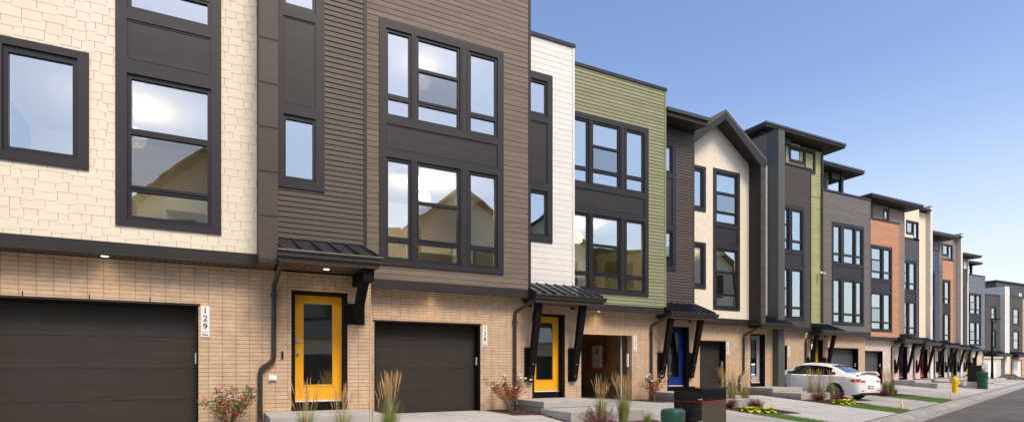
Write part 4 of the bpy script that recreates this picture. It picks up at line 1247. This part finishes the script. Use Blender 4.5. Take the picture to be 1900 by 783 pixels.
    m.hexa([T(-.7, .9, .6), T(.7, .9, .6), T(.7, 3.2, .6), T(-.7, 3.2, .6), T(-.7, .9, .98), T(.7, .9, .98), T(.7, 3.2, .96), T(-.7, 3.2, .96)])
    for x in (-.4, .4):
        for y in (1.35, 2.2):
            m.hexa([T(x - .23, y, .9), T(x + .23, y, .9), T(x + .23, y + .15, .9), T(x - .23, y + .15, .9), T(x - .18, y - .12, 1.28), T(x + .18, y - .12, 1.28), T(x + .18, y - .02, 1.28), T(x - .18, y - .02, 1.28)])
    m.build('seats', parent=root)
    # wheels
    for wy in WR:
        for sx in (-1, 1):
            c = T(sx * .765, wy, .31); c = (c[0], c[1], c[2] - slope * 0)
            w = MB().use('tyre'); w.lathe([(.2, -.1), (.29, -.105), (.318, -.08), (.325, 0), (.318, .08), (.29, .105), (.2, .1)], c, 32, 'x'); wo_ = w.build('wheel', parent=root, smooth=True)
            r = MB().use('rim')
            ox = c[0] + sx * .10
            r.lathe([(.205, 0), (.22, -.0), (.222, sx * .012), (.205, sx * .014), (.195, -sx * .01)], (ox, c[1], c[2]), 32, 'x')
            for k in range(10):
                t = 2 * pi * k / 10; w_ = .018
                a = Vector((0, cos(t), sin(t))); bb = Vector((0, -sin(t), cos(t))); o_ = Vector((ox, c[1], c[2]))
                p = []
                for dx in (-.012, .012):
                    for (rr, ww) in ((.03, -.014), (.2, -.02), (.2, .02), (.03, .014)):
                        p.append(o_ + a * rr + bb * ww + Vector((dx, 0, 0)))
                r.hexa(p)
            r.lathe([(0, -.015), (.04, -.015), (.045, .015), (0, .015)], (ox, c[1], c[2]), 12, 'x')
            r.build('rim', parent=wo_)
            d = MB().use('car_black'); d.lathe([(0, 0), (.2, 0)], (c[0] + sx * .06, c[1], c[2]), 24, 'x'); d.build('brake_disc', parent=wo_)
    # dark wheel wells and underbody
    m = MB().use('car_black'); m.hexa([T(-.66, .25, .2), T(.66, .25, .2), T(.66, 4.3, .2), T(-.66, 4.3, .2), T(-.66, .25, .7), T(.66, .25, .7), T(.66, 4.3, .62), T(-.66, 4.3, .62)]); m.build('underbody', parent=root)
    # spoiler
    m = MB().use('car_white')
    for i in range(12):
        a, b = -.66 + i * .11, -.66 + (i + 1) * .11
        wz = lambda q: 1.16 - .13 * max(0, (abs(q) - .44) / .22) ** 2
        za, zb2 = wz(a), wz(b)
        m.hexa([T(a, .04, za), T(b, .04, zb2), T(b, .27, zb2 - .012), T(a, .27, za - .012), T(a, .04, za + .035), T(b, .04, zb2 + .035), T(b, .26, zb2 + .012), T(a, .26, za + .012)])
    m.build('spoiler', parent=root)
    # lights wrapped over the rear corners
    for sx in (-1, 1):
        m = MB()
        for i, (ya, yb, mt) in enumerate(((.03, .10, 'tail_red'), (.10, .18, 'tail_amber'), (.18, .34, 'tail_red'))):
            m.use(mt); pts = []
            for y, t in ((ya, 0), (yb, 1)):
                hw = interp(y, halfw) + .002
                hh = .10 if i < 2 else .10 - .06 * t
                pts.append([(sx * hw * .995, .80 - hh * .4), (sx * hw * .975, .80 + hh)])
            (a0, a1), (b0, b1) = pts
            q = [T(a0[0] - sx * .03, ya, a0[1]), T(a0[0], ya, a0[1]), T(b0[0], yb, b0[1]), T(b0[0] - sx * .03, yb, b0[1]), T(a1[0] - sx * .03, ya, a1[1]), T(a1[0], ya, a1[1]), T(b1[0], yb, b1[1]), T(b1[0] - sx * .03, yb, b1[1])]
            m.hexa(q)
        m.use('tail_red'); m.hexa([T(sx * .36, -.012, .77), T(sx * .665, -.004, .76), T(sx * .665, .03, .76), T(sx * .36, .03, .77), T(sx * .36, .01, .865), T(sx * .665, .01, .90), T(sx * .665, .04, .90), T(sx * .36, .04, .865)])
        m.build('tail_light', parent=root)
        m = MB().use('tail_red'); m.hexa([T(sx * .44, -.012, .40), T(sx * .62, -.008, .40), T(sx * .62, .02, .40), T(sx * .44, .02, .40), T(sx * .44, -.012, .44), T(sx * .62, -.008, .44), T(sx * .62, .02, .44), T(sx * .44, .02, .44)]); m.build('reflector', parent=root)
        m = MB().use('car_black'); m.hexa([T(sx * .80, 2.98, .96), T(sx * .97, 2.98, .97), T(sx * .97, 3.08, .97), T(sx * .80, 3.1, .96), T(sx * .80, 2.98, 1.06), T(sx * .98, 2.99, 1.08), T(sx * .97, 3.07, 1.07), T(sx * .80, 3.1, 1.05)]); m.build('wing_mirror', parent=root, bevel=.015)
        for yy in (1.75, 2.78):
            m = MB().use('car_white'); m.box(*sorted((cx0 + sx * .875, cx0 + sx * .905)), y0 + yy - .1, y0 + yy + .1, zb + .83 + slope * yy, zb + .86 + slope * yy); m.build('door_handle', parent=root)
        m = MB().use('car_black')      # door shut lines follow the skin
        for yy in (1.42, 2.07, 3.05):
            P = ringpts(yy)
            for (xa, za), (xb, zc) in zip(P[:-1], P[1:]):
                m.hexa([T(sx * (xa - .01), yy, za), T(sx * (xa + .0015), yy, za), T(sx * (xa + .0015), yy + .009, za), T(sx * (xa - .01), yy + .009, za), T(sx * (xb - .01), yy, zc), T(sx * (xb + .0015), yy, zc), T(sx * (xb + .0015), yy + .009, zc), T(sx * (xb - .01), yy + .009, zc)])
        for k in range(40):
            ya, yb = 1.0 + k * .056, 1.0 + (k + 1) * .056; xa, xb = ringpts(ya)[2][0], ringpts(yb)[2][0]
            if k % 1 == 0: m.hexa([T(sx * (xa - .01), ya, .285), T(sx * (xa * .992), ya, .285), T(sx * (xb * .992), yb, .285), T(sx * (xb - .01), yb, .285), T(sx * (xa - .01), ya, .30), T(sx * (xa * .994), ya, .30), T(sx * (xb * .994), yb, .30), T(sx * (xb - .01), yb, .30)])
        m.build('door_gap', parent=root)
    m = MB().use('black'); m.hexa([T(-.17, -.02, .50), T(.17, -.02, .50), T(.17, .02, .50), T(-.17, .02, .50), T(-.17, -.02, .62), T(.17, -.02, .62), T(.17, .02, .62), T(-.17, .02, .62)])
    m.use('plate'); m.hexa([T(-.14, -.024, .52), T(.14, -.024, .52), T(.14, -.021, .52), T(-.14, -.021, .52), T(-.14, -.024, .60), T(.14, -.024, .60), T(.14, -.021, .60), T(-.14, -.021, .60)])
    m.build('number_plate', parent=root)
    m = MB().use('chrome'); m.lathe([(0, -.012), (.035, -.012), (.035, 0)], T(0, .0, .86), 3, 'y'); m.build('badge', parent=root)
    m = MB().use('car_black'); m.hexa([T(-.55, .0, .27), T(.55, .0, .27), T(.55, .2, .24), T(-.55, .2, .24), T(-.6, -.004, .34), T(.6, -.004, .34), T(.6, .1, .34), T(-.6, .1, .34)]); m.build('rear_valance', parent=root)
    m = MB().use('car_black'); m.tube([T(0, 1.35, 1.40), T(0, 1.15, 1.60)], .006, 6); m.build('aerial', parent=root)
    return root
build_car()

# ================================================================== street furniture
def hydrant(x, y, z):
    r = thing('fire_hydrant', (x, y, z), 'yellow fire hydrant at the pavement edge near the far cabinets', 'fire hydrant')
    s = 1.12
    m = MB().use('hydrant_yellow')
    m.lathe([(a * s, b * s) for a, b in ((.17, 0), (.17, .04), (.12, .05), (.115, .10), (.125, .12), (.13, .55), (.16, .57), (.16, .62), (.145, .64), (.15, .70), (.12, .78), (.07, .83), (.03, .85), (.03, .89), (0, .89))], (x, y, z), 20)
    m.build('barrel', parent=r, smooth=False)
    d = Vector((.888, -.46, 0))
    for sx, rad, ln in ((1, .075, .22), (-1, .05, .16)):
        n = MB().use('hydrant_yellow'); a = Vector((x, y, z + .50 * s))
        n.tube([a + d * sx * .1, a + d * sx * ln], rad, 12); n.tube([a + d * sx * (ln), a + d * sx * (ln + .05)], rad * 1.2, 8); n.tube([a + d * sx * (ln + .05), a + d * sx * (ln + .08)], .025, 5)
        n.build('nozzle_cap', parent=r)
hydrant(37.2, 17.25, -.33)

def rot_box(m, c, dx, dy, a0, a1, b0, b1, z0, z1, ins=0):
    P = lambda a, b, z: (c[0] + dx[0] * a + dy[0] * b, c[1] + dx[1] * a + dy[1] * b, z)
    m.hexa([P(a0, b0, z0), P(a1, b0, z0), P(a1, b1, z0), P(a0, b1, z0), P(a0 + ins, b0 + ins, z1), P(a1 - ins, b0 + ins, z1), P(a1 - ins, b1 - ins, z1), P(a0 + ins, b1 - ins, z1)])
DX = (CA, SA); DY = (-SA, CA)
# near utility cabinet
c = (9.0, 8.8)
r = thing('utility_cabinet', (9.0, 8.8, -.3), 'brown-black utility cabinet with a red line round it, before the open garage', 'utility cabinet')
m = MB().use('black_gloss'); rot_box(m, c, DX, DY, .0, 1.2, .0, .62, -.32, .655); 
m.use('granular'); rot_box(m, c, DX, DY, .03, 1.18, -.006, -.0005, -.3, .38); m.build('body', parent=r, bevel=.006)
m = MB().use('black_gloss'); rot_box(m, c, DX, DY, -.03, 1.23, -.03, .66, .657, .69); m.build('lid', parent=r, bevel=.008)
m = MB().use('red_line'); rot_box(m, c, DX, DY, -.004, 1.204, -.009, .624, .392, .402); m.build('red_band', parent=r)
for z in (.44, -.02):
    m = MB().use('chrome'); rot_box(m, c, DX, DY, -.02, .05, -.016, -.007, z, z + .02); rot_box(m, c, DX, DY, -.01, -.004, -.01, .06, z, z + .02); m.build('latch', parent=r)
def pedestal(x, y, z, h, w, label, dec=False):
    r = thing('utility_pedestal', (x, y, z), label, 'utility pedestal', 'green utility pedestals')
    m = MB().use('green_box'); n = 12
    prof = [(w * .5, 0), (w * .5, h * .70)]
    pts = []
    def ring(s, zz):
        o = []
        for k in range(16):
            t = 2 * pi * (k + .5) / 16
            cx_, sy_ = cos(t), sin(t); q = max(abs(cx_), abs(sy_)) ** .75
            o.append((x + s * (cx_ / q) * DX[0] + s * (sy_ / q) * DY[0], y + s * (cx_ / q) * DX[1] + s * (sy_ / q) * DY[1], z + zz))
        return o
    rs = [ring(w * .47, 0), ring(w * .47, h * .80), ring(w * .52, h * .80), ring(w * .52, h * .93), ring(w * .50, h * .975), ring(w * .40, h), ring(.001, h)]
    for q in rs: m.v += q
    for i in range(len(rs) - 1):
        for k in range(16): m.f.append([i * 16 + k, i * 16 + (k + 1) % 16, (i + 1) * 16 + (k + 1) % 16, (i + 1) * 16 + k]); m.m.append(0)
    m.build('cover', parent=r, smooth=True).modifiers.new('es', 'EDGE_SPLIT').split_angle = radians(50)
    l = MB().use('black')
    rot_box(l, (x, y), DX, DY, -w * .18, w * .18, -w * .50, -w * .46, z + h * .62, z + h * .74)
    l.use('green_box'); rot_box(l, (x, y), DX, DY, -w * .12, -.01, -w * .515, -w * .50, z + h * .64, z + h * .72); rot_box(l, (x, y), DX, DY, .01, w * .12, -w * .515, -w * .50, z + h * .64, z + h * .72)
    l.build('latch', parent=r)
pedestal(6.08, 6.5, -.40, .90, .30, 'green utility pedestal with a rounded lid at the bottom edge before the brown-black cabinet')
pedestal(46.9, 20.1, -.36, 1.2, .62, 'dark green utility pedestal standing against the black cabinet near the lamp post')
# far cabinet on a concrete base
c = (47.3, 20.3)
r = thing('utility_cabinet', (c[0], c[1], -.36), 'black utility cabinet on a pale concrete plinth beside the dark green pedestal', 'utility cabinet')
m = MB().use('black_gloss'); rot_box(m, c, DX, DY, 0, 1.35, 0, .8, .14, 1.28); m.build('body', parent=r)
m = MB().use('stone_pale'); rot_box(m, c, DX, DY, -.1, 1.6, -.1, .9, -.42, .13, .08); m.build('plinth', parent=r)
# lamp post
lx, ly = 62.4, 26.0
r = thing('street_lamp', (lx, ly, -.35), 'slim black street lamp post with a short flat head standing beyond the black cabinet', 'street lamp')
m = MB().use('post_dark'); m.tube([(lx, ly, -.4), (lx, ly, .6)], .115, 10); m.tube([(lx, ly, .6), (lx, ly, 5.55)], [.10, .065], 10); m.build('pole', parent=r)
m = MB().use('post_dark'); m.hexa([(lx - .1, ly - .12, 5.47), (lx + .9, ly - .3, 5.47), (lx + .9, ly - .05, 5.47), (lx - .1, ly + .12, 5.47), (lx - .1, ly - .12, 5.58), (lx + .9, ly - .3, 5.56), (lx + .9, ly - .05, 5.56), (lx - .1, ly + .12, 5.58)]); m.build('lamp_head', parent=r)
# survey stakes
for (x, y, z, h, lb) in ((22.04, 11.9, -.37, .36, 'pale marker stake with an orange painted side, nearer one, beside the second lawn strip'), (30.3, 14.2, -.36, .40, 'pale wooden marker stake standing in the farther lawn strip')):
    m = MB().use('stake'); m.box(x - .045, x + .045, y - .012, y + .012, z, z + h); m.use('orange_paint'); m.box(x - .046, x + .0, y - .0135, y - .0125, z + .02, z + h * .45)
    tag(m.build('marker_stake'), lb, 'stake', 'marker stakes in the lawns')

# ================================================================== plants
def blade(m, p, d, h, w, bend, n=4):
    """thin tapering strip that bends over"""
    p = Vector(p); d = Vector(d); side = Vector((-d.y, d.x, 0))
    if side.length < 1e-3: side = Vector((1, 0, 0))
    side.normalize(); prev = None
    for i in range(n + 1):
        t = i / n
        c = p + Vector((0, 0, h * (t - .25 * bend * t * t))) + d * (bend * h * t * t)
        ww = w * (1 - t) ** .7 + .0006
        a, b = c - side * ww, c + side * ww
        if prev: m.face([prev[0], prev[1], b, a])
        prev = (a, b)
    return c

def reed(x, y, label, h=1.25, n=26, spread=.22, green=60, gold=True):
    z = gz(x, y)
    r = thing('ornamental_grass', (x, y, z), label, 'ornamental grass', 'feather reed grasses in the beds')
    m = MB().use('reed_green')
    for i in range(int(green * 3.2)):
        t = U(0, 2 * pi); q = U(0, .10); d = (cos(t), sin(t), 0); m.use('reed_green' if R() < .8 else 'reed_straw')
        blade(m, (x + d[0] * q, y + d[1] * q, z), d, U(.35, .8) * h * .8, U(.003, .006), U(.04, .40))
    m.build('leaves', parent=r)
    s_ = MB(); pl = MB().use('plume')
    for i in range(int(n * 1.5)):
        t = U(0, 2 * pi); q = U(0, .09); d = Vector((cos(t), sin(t), 0)); hh = h * U(.70, 1.0); ben = U(.02, spread)
        s_.use('reed_straw')
        tip = blade(s_, (x + d.x * q, y + d.y * q, z), d, hh, .0028, ben, 5)
        p0 = Vector((x + d.x * q, y + d.y * q, z)); t0 = .74
        def at(t): return p0 + Vector((0, 0, hh * (t - .25 * ben * t * t))) + d * (ben * hh * t * t)
        P = [at(v) for v in (t0, t0 + .06, t0 + .14, t0 + .22, 1.0)]
        pl.tube(P, [.0012, .0038, .005, .0035, .001], 4)
        for k in range(7):     # loose bristles
            v = U(t0, .98); c = at(v); e = Vector((U(-1, 1), U(-1, 1), U(.8, 1.6))).normalized() * U(.02, .035)
            sd = Vector((U(-1, 1), U(-1, 1), 0)) * .003
            pl.face([c - sd, c + sd, c + e])
    s_.build('stalks', parent=r); pl.build('plumes', parent=r)

def leaf(m, c, s, nrm=None):
    a = Vector((U(-1, 1), U(-1, 1), U(-.6, .6))).normalized(); b = a.cross(Vector((U(-1, 1), U(-1, 1), U(-1, 1)))).normalized()
    c = Vector(c)
    m.face([c - a * s, c - b * s * .45 + a * s * .1, c + a * s, c + b * s * .45 + a * s * .1])

def rose(x, y, label, col_='petal_pink', h=.85, w=.42, nf=14, red=.45, nleaf=420, zbase=None):
    z = gz(x, y) if zbase is None else zbase
    r = thing('rose_bush', (x, y, z), label, 'rose bush', 'rose bushes by the walls')
    st = MB().use('stem'); lf = MB(); tips = []
    for i in range(24):
        t = U(0, 2 * pi); d = Vector((cos(t), sin(t), 0)); q = U(.2, 1) * w * 1.35; hh = h * U(.62, 1)
        P = [Vector((x, y, z)) + d * (q * v ** 1.3) + Vector((0, 0, hh * v)) + Vector((U(-.02, .02), U(-.02, .02), 0)) for v in (0, .3, .6, .85, 1)]
        st.tube(P, [.007, .006, .005, .004, .002], 5); tips.append(P[-1])
        for k in range(int(nleaf * 1.7 / 18)):
            v = U(.42, 1.0); c = P[0].lerp(P[-1], v) if v < .3 else P[int(v * 4) if v < 1 else 3].lerp(P[min(4, int(v * 4) + 1)], (v * 4) % 1)
            low = v < .72
            lf.use('leaf_red' if R() < (red * 1.6 if low else red * .5) else 'leaf_green')
            leaf(lf, c + Vector((U(-1, 1), U(-1, 1), U(-1, 1))) * .075, U(.018, .036))
    st.build('stems', parent=r); lf.build('leaves', parent=r)
    random.shuffle(tips)
    for i in range(nf):
        c = tips[i % len(tips)] + (Vector((U(-.06, .06), U(-.06, .06), U(-.08, .04))) if i >= len(tips) else Vector((0, 0, .01)))
        f = MB().use(col_); s = U(.030, .046)
        for k in range(22):      # cupped petals round a tight heart
            g_ = k / 22; t = k * 2.4; tl = .25 + 1.15 * g_
            d = Vector((cos(t) * sin(tl), sin(t) * sin(tl), cos(tl))); sd = Vector((-sin(t), cos(t), 0)); q = c + d * s * (.35 + .65 * g_); up = sd.cross(d) * -1
            ww = s * (.35 + .4 * g_)
            f.face([q - up * ww * .9, q - sd * ww * .8 - up * ww * .1, q - sd * ww * .6 + up * ww * .7 + d * ww * .15, q + sd * ww * .6 + up * ww * .7 + d * ww * .15, q + sd * ww * .8 - up * ww * .1])
        f.build('flower', parent=r)

def burgundy(x, y, label, s=.35):
    z = gz(x, y)
    r = thing('burgundy_shrub', (x, y, z), label, 'shrub', 'low burgundy shrubs in the beds')
    st = MB().use('stem'); lf = MB().use('leaf_burgundy')
    for i in range(55):
        t = U(0, 2 * pi); e = U(.1, 1); d = Vector((cos(t) * (1 - e * .5), sin(t) * (1 - e * .5), .35 + e * .8)) * s * U(.7, 1.15)
        st.tube([(x, y, z), Vector((x, y, z)) + d * .6 + Vector((0, 0, .02)), Vector((x, y, z)) + d], [.004, .003, .001], 4)
        for k in range(40):
            v = U(.25, 1.05); lf.use('leaf_burgundy' if R() < .88 else 'leaf_red')
            leaf(lf, Vector((x, y, z)) + d * v + Vector((U(-1, 1), U(-1, 1), U(-1, 1))) * .04, U(.011, .022))
    st.build('stems', parent=r); lf.build('leaves', parent=r)

def hosta(x, y, label, s=.34):
    z = gz(x, y)
    r = thing('hosta', (x, y, z), label, 'hosta', 'yellow-green hostas')
    m = MB().use('leaf_lime')
    for i in range(34):
        t = i * 2.4; e = i / 34; d = Vector((cos(t), sin(t), 0)); sd = Vector((-sin(t), cos(t), 0)); ln = s * (.55 + .6 * e) * U(.85, 1.15); w = ln * .30
        p0 = Vector((x, y, z + .03)); up = (1.15 - e) * .8
        P = []
        for v in (0.25, .45, .65, .85, 1.0):
            c = p0 + d * ln * v + Vector((0, 0, ln * (up * v - .62 * v * v * (.3 + e))))
            ww = w * (sin(pi * min(1, (v - .2) / .82)) ** .8 if v < 1 else 0)
            P.append((c - sd * ww + Vector((0, 0, ww * .35)), c, c + sd * ww + Vector((0, 0, ww * .35))))
        for a, b in zip(P[:-1], P[1:]):
            m.face([a[0], a[1], b[1], b[0]]); m.face([a[1], a[2], b[2], b[1]])
    m.build('leaves', parent=r, smooth=False)

rose(.20, 11.0, 'pink flowering rose bush beside the nearest dark garage door and the bent downspout', 'petal_pink', .80, .46, 14, .35, 520)
rose(6.62, 12.85, 'white flowering rose bush with red leaves against the brick right of plate 128', 'petal_white', .92, .55, 13, .75, 560)
rose(13.05, 14.85, 'white flowering rose bush with red leaves right of the open garage', 'petal_white', .95, .50, 10, .7, 480)
rose(15.35, 13.55, 'pale pink rose behind the tall grasses right of the brown-black cabinet', 'petal_white', .85, .4, 10, .4, 300)
reed(1.22, 9.2, 'thin feather reed grass left of the nearest yellow door', 1.12, 18, .25, 50)
reed(1.75, 9.1, 'feather reed grass in front of the right half of the nearest yellow door', 1.05, 20, .25, 55)
reed(2.46, 9.0, 'dense golden feather reed grass in front of garage 128', 1.28, 30, .16, 80)
reed(2.15, 8.9, 'wispy grass sprig over the right end of the nearest step', .8, 5, .2, 14)
reed(7.55, 10.3, 'golden reed grass before the concrete steps, left of the pair by the open garage', 1.15, 26, .2, 60)
reed(8.0, 10.1, 'taller golden reed grass before the open garage, right of the pair', 1.32, 28, .22, 80)
reed(8.35, 9.7, 'short sparse grass left of the brown-black cabinet', .75, 3, .3, 45)
reed(14.35, 13.1, 'reed grass left of the three clumps behind the brown-black cabinet', 1.35, 26, .12, 70)
reed(14.85, 13.2, 'reed grass in the middle of the three clumps behind the brown-black cabinet', 1.3, 26, .12, 70)
reed(15.25, 13.0, 'reed grass right of the three clumps behind the brown-black cabinet', 1.25, 24, .12, 70)
reed(20.8, 14.6, 'tall reed grass in front of the car front door', 1.3, 22, .08, 60)
reed(21.3, 14.55, 'tall reed grass in front of the car middle pillar', 1.3, 22, .08, 60)
reed(21.95, 14.5, 'tall reed grass just left of the car rear wheel', 1.25, 22, .1, 60)
reed(28.45, 16.1, 'bushy reed grass right behind the car boot', 1.35, 26, .12, 120)
reed(29.3, 16.3, 'bushy reed grass farthest right, between the car and the hydrant', 1.3, 26, .12, 120)
burgundy(6.95, 9.55, 'deep red low shrub at the bottom edge before the concrete steps', .46)
burgundy(14.1, 12.6, 'low dark red shrub right behind the brown-black cabinet', .30)
burgundy(20.75, 14.2, 'low dark red shrub below the grasses at the car door', .33)
burgundy(21.6, 14.0, 'low dark red shrub just before the car rear wheel', .33)
hosta(13.95, 11.75, 'yellow-green hosta left one of the nearer pair', .36)
hosta(14.5, 11.6, 'yellow-green hosta right one of the nearer pair', .34)
hosta(20.55, 13.25, 'yellow-green hosta left one before the car rear wheel', .38)
hosta(21.15, 13.35, 'yellow-green hosta right one before the car rear wheel', .38)
reed(21.6, 14.9, 'short bushy grass between the concrete step and the car rear wheel', .7, 3, .25, 60)
reed(30.0, 16.5, 'low spreading grass tuft at the farthest right end of that bed', .6, 2, .3, 60)
reed(13.95, 12.9, 'short grass tuft tight against the back of the brown-black cabinet', .75, 4, .2, 60)
burgundy(14.9, 12.3, 'low dark red shrub between the pale hostas and the three grass clumps', .30)
burgundy(28.0, 15.9, 'low dark red shrub in the shade of the car boot', .3)
# planter by the far steps
px_, py_ = 71.0, 30.5
r = thing('planter', (px_, py_, 0), 'pot with a round green bush standing by the farthest entrance', 'planter')
m = MB().use('terracotta'); m.lathe([(.18, 0), (.28, .45), (.30, .5), (.25, .5)], (px_, py_, 0), 14); m.build('pot', parent=r)
m = MB().use('leaf_green')
for i in range(700):
    d = Vector((U(-1, 1), U(-1, 1), U(-1, 1))); 
    if d.length > 1: continue
    leaf(m, Vector((px_, py_, 1.05)) + d * .6, .06)
m.build('foliage', parent=r)

# lawn blades
m = MB(); m.use('grass_blade')
rg = random.Random(3)
for (x0, x1, ya, yb) in LAWN:
    dens = 1500 if x0 > 10 else 500
    area = (x1 - x0) * (yb - (Yc((x0 + x1) / 2) + 1)); n = int(area * dens)
    if x0 > 25: n = int(area * 900)
    for i in range(n):
        x = rg.uniform(x0, x1); y = rg.uniform(Yc(x) + 1.0, yb)
        t = rg.uniform(0, 2 * pi); h = rg.uniform(.03, .06); w = .004
        z = gz(x, y) + .006; lx_, ly_ = cos(t) * .02, sin(t) * .02
        m.face([(x - sin(t) * w, y + cos(t) * w, z), (x + sin(t) * w, y - cos(t) * w, z), (x + lx_, y + ly_, z + h)])
tag(m.build('grass'), 'short bright green lawn grass on the strips between the driveways', 'grass', kind='stuff')
m = MB(); m.use('mulch')
for (x0, x1, ya, yb) in BEDS:
    n = int((x1 - x0) * (yb - ya) * 420)
    for i in range(n):
        x = rg.uniform(x0, x1); y = rg.uniform(ya, yb); z = gz(x, y) + .014 + rg.uniform(0, .02)
        a = Vector((rg.uniform(-1, 1), rg.uniform(-1, 1), rg.uniform(-.5, .5))).normalized() * rg.uniform(.012, .03); b = a.cross(Vector((rg.uniform(-1, 1), rg.uniform(-1, 1), 1))).normalized() * .006
        c = Vector((x, y, z)); m.face([c - a - b, c + a - b, c + a + b, c - a + b])
tag(m.build('mulch'), 'dark brown bark mulch covering the planting beds', 'mulch', kind='stuff')
m = MB(); m.use('mulch')
for (x0, x1, ya, yb) in BEDS:      # chips spilled over the edges of the beds
    for i in range(110):
        sd = rg.choice((0, 1, 2)); o_ = abs(rg.gauss(0, .16))
        if sd == 0: x = x0 - o_; y = rg.uniform(ya, yb)
        elif sd == 1: x = x1 + o_; y = rg.uniform(ya, yb)
        else: x = rg.uniform(x0, x1); y = ya - o_
        z = gz(x, y) + .009; a = Vector((rg.uniform(-1, 1), rg.uniform(-1, 1), 0)).normalized() * rg.uniform(.008, .022); b = Vector((-a.y, a.x, 0)) * .35
        c = Vector((x, y, z)); m.face([c - a - b, c + a - b, c + a + b, c - a + b])
for i in range(2600):      # grit along the gutter
    u = rg.uniform(4, 60); s0 = abs(rg.gauss(0, .22)) * rg.choice((-1, 1)) + .1
    p = P2(u, s0, -.452 if s0 < .1 else -.44 if s0 < .5 else -.38); a = Vector((rg.uniform(-1, 1), rg.uniform(-1, 1), 0)).normalized() * rg.uniform(.006, .02); b = Vector((-a.y, a.x, 0)) * .6
    c = Vector(p) + Vector((0, 0, .006)); m.face([c - a, c - b, c + a, c + b])
tag(m.build('litter'), 'bark chips and grit scattered over the paving and along the kerb', 'litter', kind='stuff')
# earth along the far pavement and heaps by the side road
m = MB().use('dirt')
for (cx_, cy_, sx, sy, h) in ((84.0, 33.5, 5.5, 1.6, .7), (92, 36.5, 6, 1.5, .8)):
    n = 18; g_ = []
    for i in range(n + 1):
        row = []
        for j in range(n + 1):
            a = -1 + 2 * i / n; b = -1 + 2 * j / n; q = max(0, 1 - a * a - b * b)
            row.append((cx_ + a * sx * CA - b * sy * SA, cy_ + a * sx * SA + b * sy * CA, -.45 + h * q * rg.uniform(.6, 1.1)))
        g_.append(row)
    for i in range(n):
        for j in range(n): m.face([g_[i][j], g_[i + 1][j], g_[i + 1][j + 1], g_[i][j + 1]])
tag(m.build('earth_heaps'), kind='structure')
